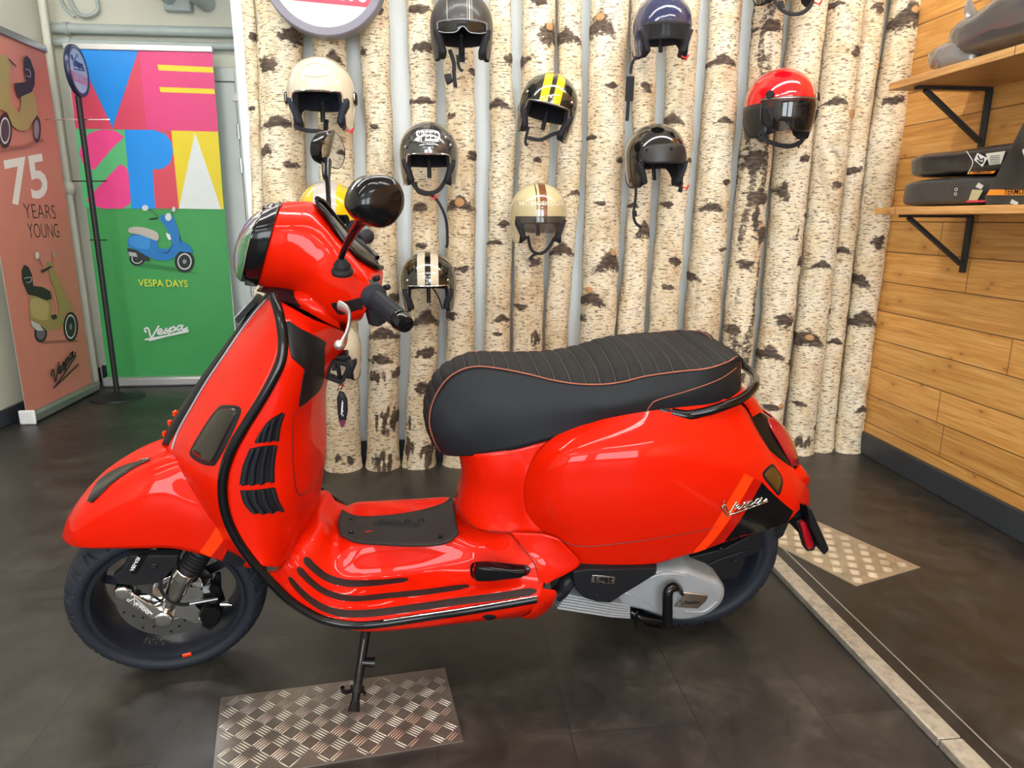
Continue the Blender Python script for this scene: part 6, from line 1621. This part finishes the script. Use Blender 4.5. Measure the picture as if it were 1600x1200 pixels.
P_.disc(63, 521, 10, 14, '#2a2023'); P_.disc(63, 521, 7, 10, '#6b6468'); P_.disc(110, 510.5, 11.5, 23, '#241c20'); P_.disc(109.5, 510.5, 8.5, 19, '#d8cfc8'); P_.disc(109.5, 510.5, 7.2, 16.5, '#2d2529'); P_.disc(109.5, 510.5, 2, 5, '#8a8184')
P_.poly(Z_([(132, 590), (134, 490), (160, 470), (215, 490), (240, 520), (235, 575), (262, 592), (275, 560), (258, 470), (230, 400), (228, 375), (215, 350), (225, 325), (245, 330), (252, 365), (270, 400), (300, 470), (305, 500), (330, 520), (336, 555), (318, 560), (300, 570), (292, 620), (270, 645), (215, 650), (180, 620)]), '#a08c55')
P_.poly(Z_([(140, 500), (215, 510), (225, 560), (215, 600), (150, 585)]), '#b7a268', 2)
P_.poly(Z_([(98, 370), (110, 340), (130, 352), (145, 385), (152, 440), (195, 445), (232, 465), (240, 500), (215, 510), (170, 490), (130, 480), (115, 450), (100, 410)]), '#2c2527')
P_.line(Z_([(108, 405), (140, 400), (140, 420), (118, 425)]), .9, '#cfc8c2'); P_.poly(Z_([(138, 600), (180, 620), (200, 650), (170, 650), (145, 630)]), '#c9c0b8'); P_.line(Z_([(240, 440), (262, 540), (255, 600)]), 1.5, '#c0aa70')
P_.poly(Z_([(185, 368), (235, 345), (238, 352), (192, 380)]), '#2c2527'); P_.line(Z_([(195, 350), (178, 315), (172, 300)]), .9, '#5a5150'); P_.disc(56, 399, 3.2, 6, '#d8cfc8'); P_.line(Z_([(240, 330), (246, 305)]), .8, '#5a5150'); P_.disc(82, 397, 1.6, 6, '#a89f98')
P_.poly(Z_([(232, 580), (255, 572), (262, 590), (245, 600)]), '#2c2527')
# upper scooter, cut by the left edge
P_.poly([(-6, 228), (30, 228), (60, 216), (68, 218), (35, 232), (0, 236)], '#9b5d4f')
P_.disc(5, 204, 11, 28, '#2a1d22'); P_.disc(5, 204, 8, 21, '#d8cfc8'); P_.disc(5, 204, 6.6, 18, '#4a3d40'); P_.disc(55, 202, 6, 21, '#2a2326'); P_.disc(54, 202, 4.2, 15, '#8b8486')
P_.poly([(-8, 88), (6, 84), (14, 102), (12, 110), (12, 150), (18, 168), (28, 178), (30, 158), (28, 145), (32, 140), (48, 143), (54, 158), (56, 178), (48, 190), (40, 204), (26, 204), (16, 196), (8, 176), (-8, 168)], '#a3905a')
P_.poly([(34, 92), (38, 86), (44, 92), (51, 112), (51, 132), (46, 144), (32, 150), (25, 154), (20, 140), (19, 130), (38, 128), (34, 110)], '#302b2d')
P_.line([(36, 108), (43, 110), (44, 120), (37, 118)], .9, '#d8cfc8'); P_.line([(10, 92), (22, 104)], 1.8, '#2c2527')
P_.script((79, 606), (40, -38), (-4, -62), 2.2, '#2a2422'); P_.line([(79, 607), (98, 589), (119, 569)], 2.2, '#2a2422')
P_.build('printed_sheet', bs)
MB().box((-.002, -.385, .05), (-.001, .355, 2.03)).build('backing', M['white'], bs, smooth=False)
MB().box((-.012, -.39, 2.015), (.012, .36, 2.055)).build('top_rail', M['steel'], bs, bevel=.004)
MB().box((-.035, -.372, .003), (.035, .38, .062)).build('base_cassette', mat('olive_grey_cassette', (.22, .25, .20), .35, metal=.4), bs, bevel=.014)
MB().box((-.042, -.390, .0), (.042, -.373, .080)).build('end_cap', M['white'], bs, bevel=.008)

# ================================================================== STANDING OVAL SIGN ON A POLE
pc_ = atz(184, 621); ps = empty('standing_sign', 'thin black pole on a round base carrying a small round white sign with blue rim', 'sign', (pc_.x, pc_.y, 0))
MB().lathe([(0, .040), (.022, .038), (.05, .022), (.10, .012), (.153, .008), (.155, 0), (0, 0)], (0, 0, 0), (0, 0, 1), 56).build('base', M['darkmetal'], ps)
top_ = aty(122, 150, pc_.y) - V((pc_.x, pc_.y, 0)); top_.y = 0
MB().tube([(0, 0, .02), tuple(top_ * .5), tuple(top_)], .0155, 18, smooth=1).build('pole', M['darkmetal'], ps)
sc_ = aty(120, 111, pc_.y) - V((pc_.x, pc_.y, 0)); sc_.y = .0
M['navy'] = mat('navy_rim', (.015, .022, .06), .3); M['pale'] = mat('pale_blue_white_face', (.52, .60, .70), .3, coat=.5); M['pinkband'] = mat('pink_band', (.62, .16, .33), .4); M['bluelet'] = mat('blue_lettering', (.03, .07, .22), .4)
nx = V((.995, .07, 0)).normalized(); ry_ = V((-.07, .995, 0)).normalized()
MB().lathe([(0, -.012), (.134, -.012), (.137, -.008), (.137, .008), (.134, .013), (.117, .013), (.115, .010), (0, .010)], sc_, nx, 64).build('sign_board', M['navy'], ps)
fc_ = MB().lathe([(0, .0112), (.115, .0112), (.115, .010), (0, .010)], sc_, nx, 64).build('sign_face', M['pale'], ps)
def on_sign(x, z, k=.0125): return sc_ + ry_ * x + V((0, 0, z)) + nx * k
b = MB(); q = [(math.sqrt(.114 ** 2 - z * z), z) for z in (-.064, -.053, -.038, -.023, -.016)]
b.add([on_sign(x, z) for x, z in q] + [on_sign(-x, z) for x, z in reversed(q)], [tuple(range(10))]); b.build('band', M['pinkband'], fc_, smooth=False)
tv, tf = text_mesh('SERVICE', 1.0, bold=.02); wx = max(x for x, y in tv) - min(x for x, y in tv)
b = MB(); b.add([on_sign(x / wx * .17, -.040 + y / wx * .19, .0135) for x, y in tv], tf); b.build('band_lettering', M['pale'], fc_, smooth=False, recalc=False)
b = MB()
for st in SCRIPT: b.tube([on_sign(-.083 + x * .17, .004 + (y - .18 * x) * .15, .0135) for x, y in st], .0030, 6, smooth=3)
b.build('wordmark', M['bluelet'], fc_)
b = MB(); b.add([on_sign(x, z) for x, z in ((-.008, .070), (.008, .070), (.008, .088), (.0, .094), (-.008, .088))], [(0, 1, 2, 3, 4)]); b.build('emblem', M['bluelet'], fc_, smooth=False)
for k, (v, a0, a1, m_) in enumerate(((187, 70, 172, M['chrome']), (283, 113, 167, M['darkmetal']), (375, 140, 167, M['darkmetal']))):
    p0, p1 = aty(a0, v, pc_.y + .02), aty(a1, v, pc_.y + .02); o3 = V((pc_.x, pc_.y, 0))
    MB().tube([p0 - o3, p1 - o3], .0035, 8, smooth=0).build('cross_rod', m_, ps)

# ================================================================== SHELVES AND GOODS
SXF = 1.66
SL_ = ['upper pine shelf board on the timber wall under the plastic wrapped bag', 'lower pine shelf board carrying the black packages', 'highest shelf board above the frame']
for k, z in enumerate((1.546, 1.102)):
    o = MB().box((SXF, .9, z), (XR - .003, 2.60, z + .026)).build('shelf_board', M['shelfwood'], bevel=.002); tag(o, SL_[k], 'shelf', 'pine shelf boards')
for k, (z, y) in enumerate(((1.546, 2.50), (1.102, 2.50), (2.02, 2.50), (1.546, 1.2), (1.102, 1.2))):
    if k > 2: continue
    b = MB(); b.box((1.70, y - .012, z - .010), (XR - .004, y + .012, z - .001)); b.box((XR - .016, y - .012, z - .215), (XR - .004, y + .012, z - .010))
    p0, p1 = V((1.735, y, z - .012)), V((XR - .018, y, z - .185)); d_2 = (p1 - p0).normalized(); n_2 = V((-d_2.z, 0, d_2.x)) * .006
    b.prism([p0 + n_2 + V((0, -.012, 0)), p1 + n_2 + V((0, -.012, 0)), p1 - n_2 + V((0, -.012, 0)), p0 - n_2 + V((0, -.012, 0))], (0, .024, 0))
    br = b.build('shelf_bracket', M['darkmetal'], bevel=.0015)
    tag(br, ['black triangular bracket under the upper shelf', 'black triangular bracket under the lower shelf', 'black bracket showing only its foot at the top edge above the plastic bag'][k], 'bracket', 'black shelf brackets')
# lumpy bags: rounded box grown from a sphere
def lumpy(name, c, r, m, parent=None, seed=0, amp=.012, n=64, pw=3.2, fold=30):
    vs = []; K = n // 2; fs = []
    for i in range(K + 1):
        ph = PI * i / K
        for k in range(n):
            a = 2 * PI * k / n; d = V((math.sin(ph) * math.cos(a), math.sin(ph) * math.sin(a), math.cos(ph)))
            q = (abs(d.x) ** pw + abs(d.y) ** pw + abs(d.z) ** pw) ** (-1 / pw); p = V((d.x * q * r[0], d.y * q * r[1], d.z * q * r[2]))
            f = noise.noise(V((p.x * 9 + seed, p.y * 7, p.z * 9))) * amp + abs(noise.noise(V((p.x * fold, p.y * fold * .6 + seed, p.z * fold)))) * amp * .5
            if p.z < -r[2] * .9: f = 0
            vs.append(V(c) + p + d * f)
    for i in range(K):
        for k in range(n): fs.append((i * n + k, i * n + (k + 1) % n, (i + 1) * n + (k + 1) % n, (i + 1) * n + k))
    return link(name, vs, fs, m, parent)
M['polybag'] = mat('grey_plastic_wrap', (.085, .085, .09), .22, coat=.6, bump=.8, bscale=25)
M['polyclear'] = mat('clear_plastic_film', (.20, .20, .205), .18, coat=1.0, alpha=.75, bump=1.0, bscale=40)
M['bagblack'] = mat('black_plastic_sleeve', (.020, .020, .022), .28, coat=.4, bump=.7, bscale=30)
M['baggrey'] = mat('charcoal_plastic_sleeve', (.045, .045, .047), .38, coat=.2, bump=.6, bscale=30)
zs = 1.584
bg_ = empty('wrapped_bag', 'dark grey jacket bag in crinkled plastic lying on the upper shelf', 'bag', (1.81, 1.95, zs))
lumpy('bag_body', (0, .04, .088), (.115, .45, .080), M['polybag'], bg_, 3, .022)
lumpy('plastic_film', (-.005, .46, .050), (.105, .10, .046), M['polyclear'], bg_, 9, .03)
b = MB(); b.tube([(-.06, .36, .12), (-.08, .37, .16), (-.08, .38, .20)], [(.03, .012), (.02, .006), (.006, .003)], 10, smooth=5); b.build('film_end', M['polyclear'], bg_)
# white outlined emblem on the side of the bag
def on_face(p0, x): return p0
b = MB(); fx = -.132; em = [(-.12, .060), (-.04, .052), (.02, .09), (-.02, .135), (-.22, .150), (-.16, .085)]
b.tube([(fx, y, z) for y, z in em], .004, 6, closed=True, smooth=1); b.tube([(fx, -.03, .085), (fx, -.08, .075), (fx, -.10, .10), (fx, -.05, .115), (fx, -.09, .125)], .006, 6); b.build('emblem', M['white'], bg_)
zl = 1.128
pk1 = empty('package', 'charcoal plastic package lying flat, lowest on the lower shelf', 'package', (1.83, 2.20, zl))
lumpy('sleeve', (0, 0, .048), (.128, .345, .046), M['baggrey'], pk1, 1, .006, pw=7)
pk2 = empty('package', 'black plastic package with white label, stacked on top of the charcoal one', 'package', (1.83, 2.20, zl + .098))
lumpy('sleeve', (0, .0, .045), (.125, .34, .043), M['bagblack'], pk2, 5, .010, pw=5)
M['orange'] = mat('orange_print', (.75, .26, .02), .4); M['label'] = mat('off_white_label', (.62, .62, .55), .5)
def face_quad(parent, name, px, x, m, o):
    b = MB(); b.add([atx(u, v, x) - V(o) for u, v in px], [tuple(range(len(px)))]); return b.build(name, m, parent, smooth=False)
o1, o2 = (1.83, 2.20, zl), (1.83, 2.20, zl + .098)
xs_ = 1.694
lb = face_quad(pk2, 'label', [(1540, 240), (1571, 236), (1564, 256), (1546, 258)], xs_, M['label'], o2)
b = MB()
for k in range(5): b.tube([atx(1547, 244 + k * 2.8, xs_ - .001) - V(o2), atx(1562, 243 + k * 2.8, xs_ - .001) - V(o2)], .0006, 4, smooth=0)
b.build('label_print', M['black'], lb)
dm = face_quad(pk2, 'logo', [(1527, 239), (1543, 247), (1535, 261), (1522, 250)], xs_, M['white'], o2)
b = MB(); b.tube([atx(u, v, xs_ - .0012) - V(o2) for u, v in ((1528, 243), (1532, 250), (1537, 247), (1535, 255), (1527, 250), (1533, 256))], .0018, 5, smooth=2); b.build('logo_print', M['black'], dm)
ob = face_quad(pk2, 'orange_band', [(1513, 272), (1517, 268), (1556, 267), (1552, 271)], xs_, M['orange'], o2)
def px_text(parent, name, body, a, c_, h, x, m, o, bold=.0):
    A_, C_ = atx(*a, x) - V(o), atx(*c_, x) - V(o); tv, tf = text_mesh(body, 1.0, align='LEFT', bold=bold); x0 = min(q for q, y in tv); wx = max(q for q, y in tv) - x0; y0 = min(y for q, y in tv); hy = max(y for q, y in tv) - y0
    b = MB(); b.add([A_ + (C_ - A_) * ((q - x0) / wx) + V((0, 0, (y - y0) / hy * h)) for q, y in tv], tf); return b.build(name, m, parent, smooth=False, recalc=False)
px_text(ob, 'band_lettering', 'TERMOSCUD', (1519, 271), (1548, 270), .007, xs_ - .0015, M['black'], o2, .02)
b = MB(); b.tube([atx(u, v, xs_ - .0005) - V(o2) for u, v in ((1510, 236), (1519, 250), (1519, 258), (1512, 272))], .0012, 5, smooth=4); b.build('curved_line', M['label'], pk2)
face_quad(pk1, 'paper_tag', [(1519, 296), (1536, 297), (1527, 313), (1513, 313)], xs_ - .003, mat('yellowed_tag', (.52, .48, .28), .6), o1)
face_quad(pk1, 'red_band', [(1511, 313), (1541, 313), (1537, 316), (1509, 316)], xs_ - .003, M['signred'], o1)
face_quad(pk1, 'logo', [(1529, 285), (1537, 290), (1533, 296), (1524, 292)], xs_ - .003, M['label'], o1)
b = MB()
for u, v in ((1494, 296), (1493, 303)): b.tube([atx(u + 2.2 * math.cos(a * PI / 4), v + 2.2 * math.sin(a * PI / 4), xs_ - .004) - V(o1) for a in range(8)], .0010, 5, closed=True, smooth=1)
b.build('recycling_marks', M['label'], pk1)
face_quad(pk1, 'white_corner', [(1371, 311), (1375, 313), (1379, 324), (1374, 325)], 1.70, M['label'], o1)
xb_ = 1.664
o3 = tuple(atx(1560, 325, xb_)); lb3 = empty('package', 'dark slanted package with orange lettered band at the right edge of the lower shelf', 'package', o3)
pp = [atx(u, v, xb_) - V(o3) for u, v in ((1538, 323), (1540, 306), (1598, 192), (1640, 180), (1680, 323))]
for p in pp: p.z = max(p.z, zl - o3[2] + .001)
MB().prism(pp, (.028, 0, 0), steps=[(0, .985), (.15, 1), (.85, 1), (1, .985)]).build('sleeve', mat('speckled_dark_print', (.035, .033, .032), .3, coat=.3, var=.5), lb3, bevel=.002)
ob = face_quad(lb3, 'orange_band', [(1541, 305), (1547, 296), (1680, 296), (1680, 305)], xb_ - .0012, M['orange'], o3)
px_text(ob, 'band_lettering', 'TERMOSCUD', (1568, 304), (1624, 303.5), .016, xb_ - .002, M['black'], o3, .015)
face_quad(lb3, 'logo', [(1581, 311), (1592, 317), (1588, 320), (1578, 318)], xb_ - .0012, M['label'], o3)
face_quad(lb3, 'logo', [(1597, 235), (1604, 228), (1606, 250), (1600, 244)], xb_ - .0012, M['label'], o3)
# ------------------------------------------------------------------ light
w = bpy.data.worlds.new('world'); SC.world = w; w.use_nodes = True
bg = w.node_tree.nodes['Background']; bg.inputs[0].default_value = (.80, .90, 1.0, 1); bg.inputs[1].default_value = 1.0
M['tube'] = mat('lit_tube', (1.0, .97, .92), .5, emit=27.0)
M['lampbody'] = mat('lamp_housing', (.7, .7, .7), .5)
LT = [(-1.3, .6), (.2, .6), (1.3, .9), (-1.2, -1.0), (.9, -1.0), (-1.75, 3.7), (.2, 2.25), (1.40, 2.25), (-1.05, 2.25)]
LLAB = ['left of the scooter front, nearer the street', 'above the middle of the room in front of the scooter', 'near the timber wall in front of the scooter', 'near the street windows on the left', 'near the street windows on the right', 'in the alcove above the banners', 'above the scooter and the helmets', 'above the wooden shelves', 'above the front wheel of the scooter']
for i, (x, y) in enumerate(LT):
    lx = .62
    e = empty('ceiling_light', 'fluorescent ceiling light ' + LLAB[i], 'ceiling light', (x, y, ZC), group='fluorescent ceiling lights')
    MB().box((-lx, -.07, -.045), (lx, .07, -.001)).build('housing', M['lampbody'], e, bevel=.006)
    for s in (-.035, .035): MB().tube([(-lx + .02, s, -.06), (lx - .02, s, -.06)], .013, 12).build('tube', M['tube'], e)
def area(name, loc, rot, sx, sy, pw, col=(1, 1, 1)):
    l = bpy.data.lights.new(name, 'AREA'); l.shape = 'RECTANGLE'; l.size = sx; l.size_y = sy; l.energy = pw; l.color = col
    o = bpy.data.objects.new(name, l); COL.objects.link(o); o.location = loc; o.rotation_euler = rot; return o
area('window_daylight', (-1.07, YF + .03, 1.4), (PI / 2, 0, 0), 1.7, 1.9, 75, (.90, .96, 1))
area('window_daylight', (.95, YF + .03, 1.4), (PI / 2, 0, 0), 1.5, 1.9, 66, (.90, .96, 1))
vs_ = SC.view_settings; SC.display_settings.display_device = 'sRGB'
vs_.view_transform = 'Standard'; vs_.look = 'None'; vs_.gamma = 1.0; vs_.use_curve_mapping = False; vs_.exposure = 0.62
SC.cycles.use_denoising = True
SC.cycles.max_bounces = 8; SC.cycles.caustics_reflective = False; SC.cycles.caustics_refractive = False
SC.cycles.sample_clamp_indirect = 6.0
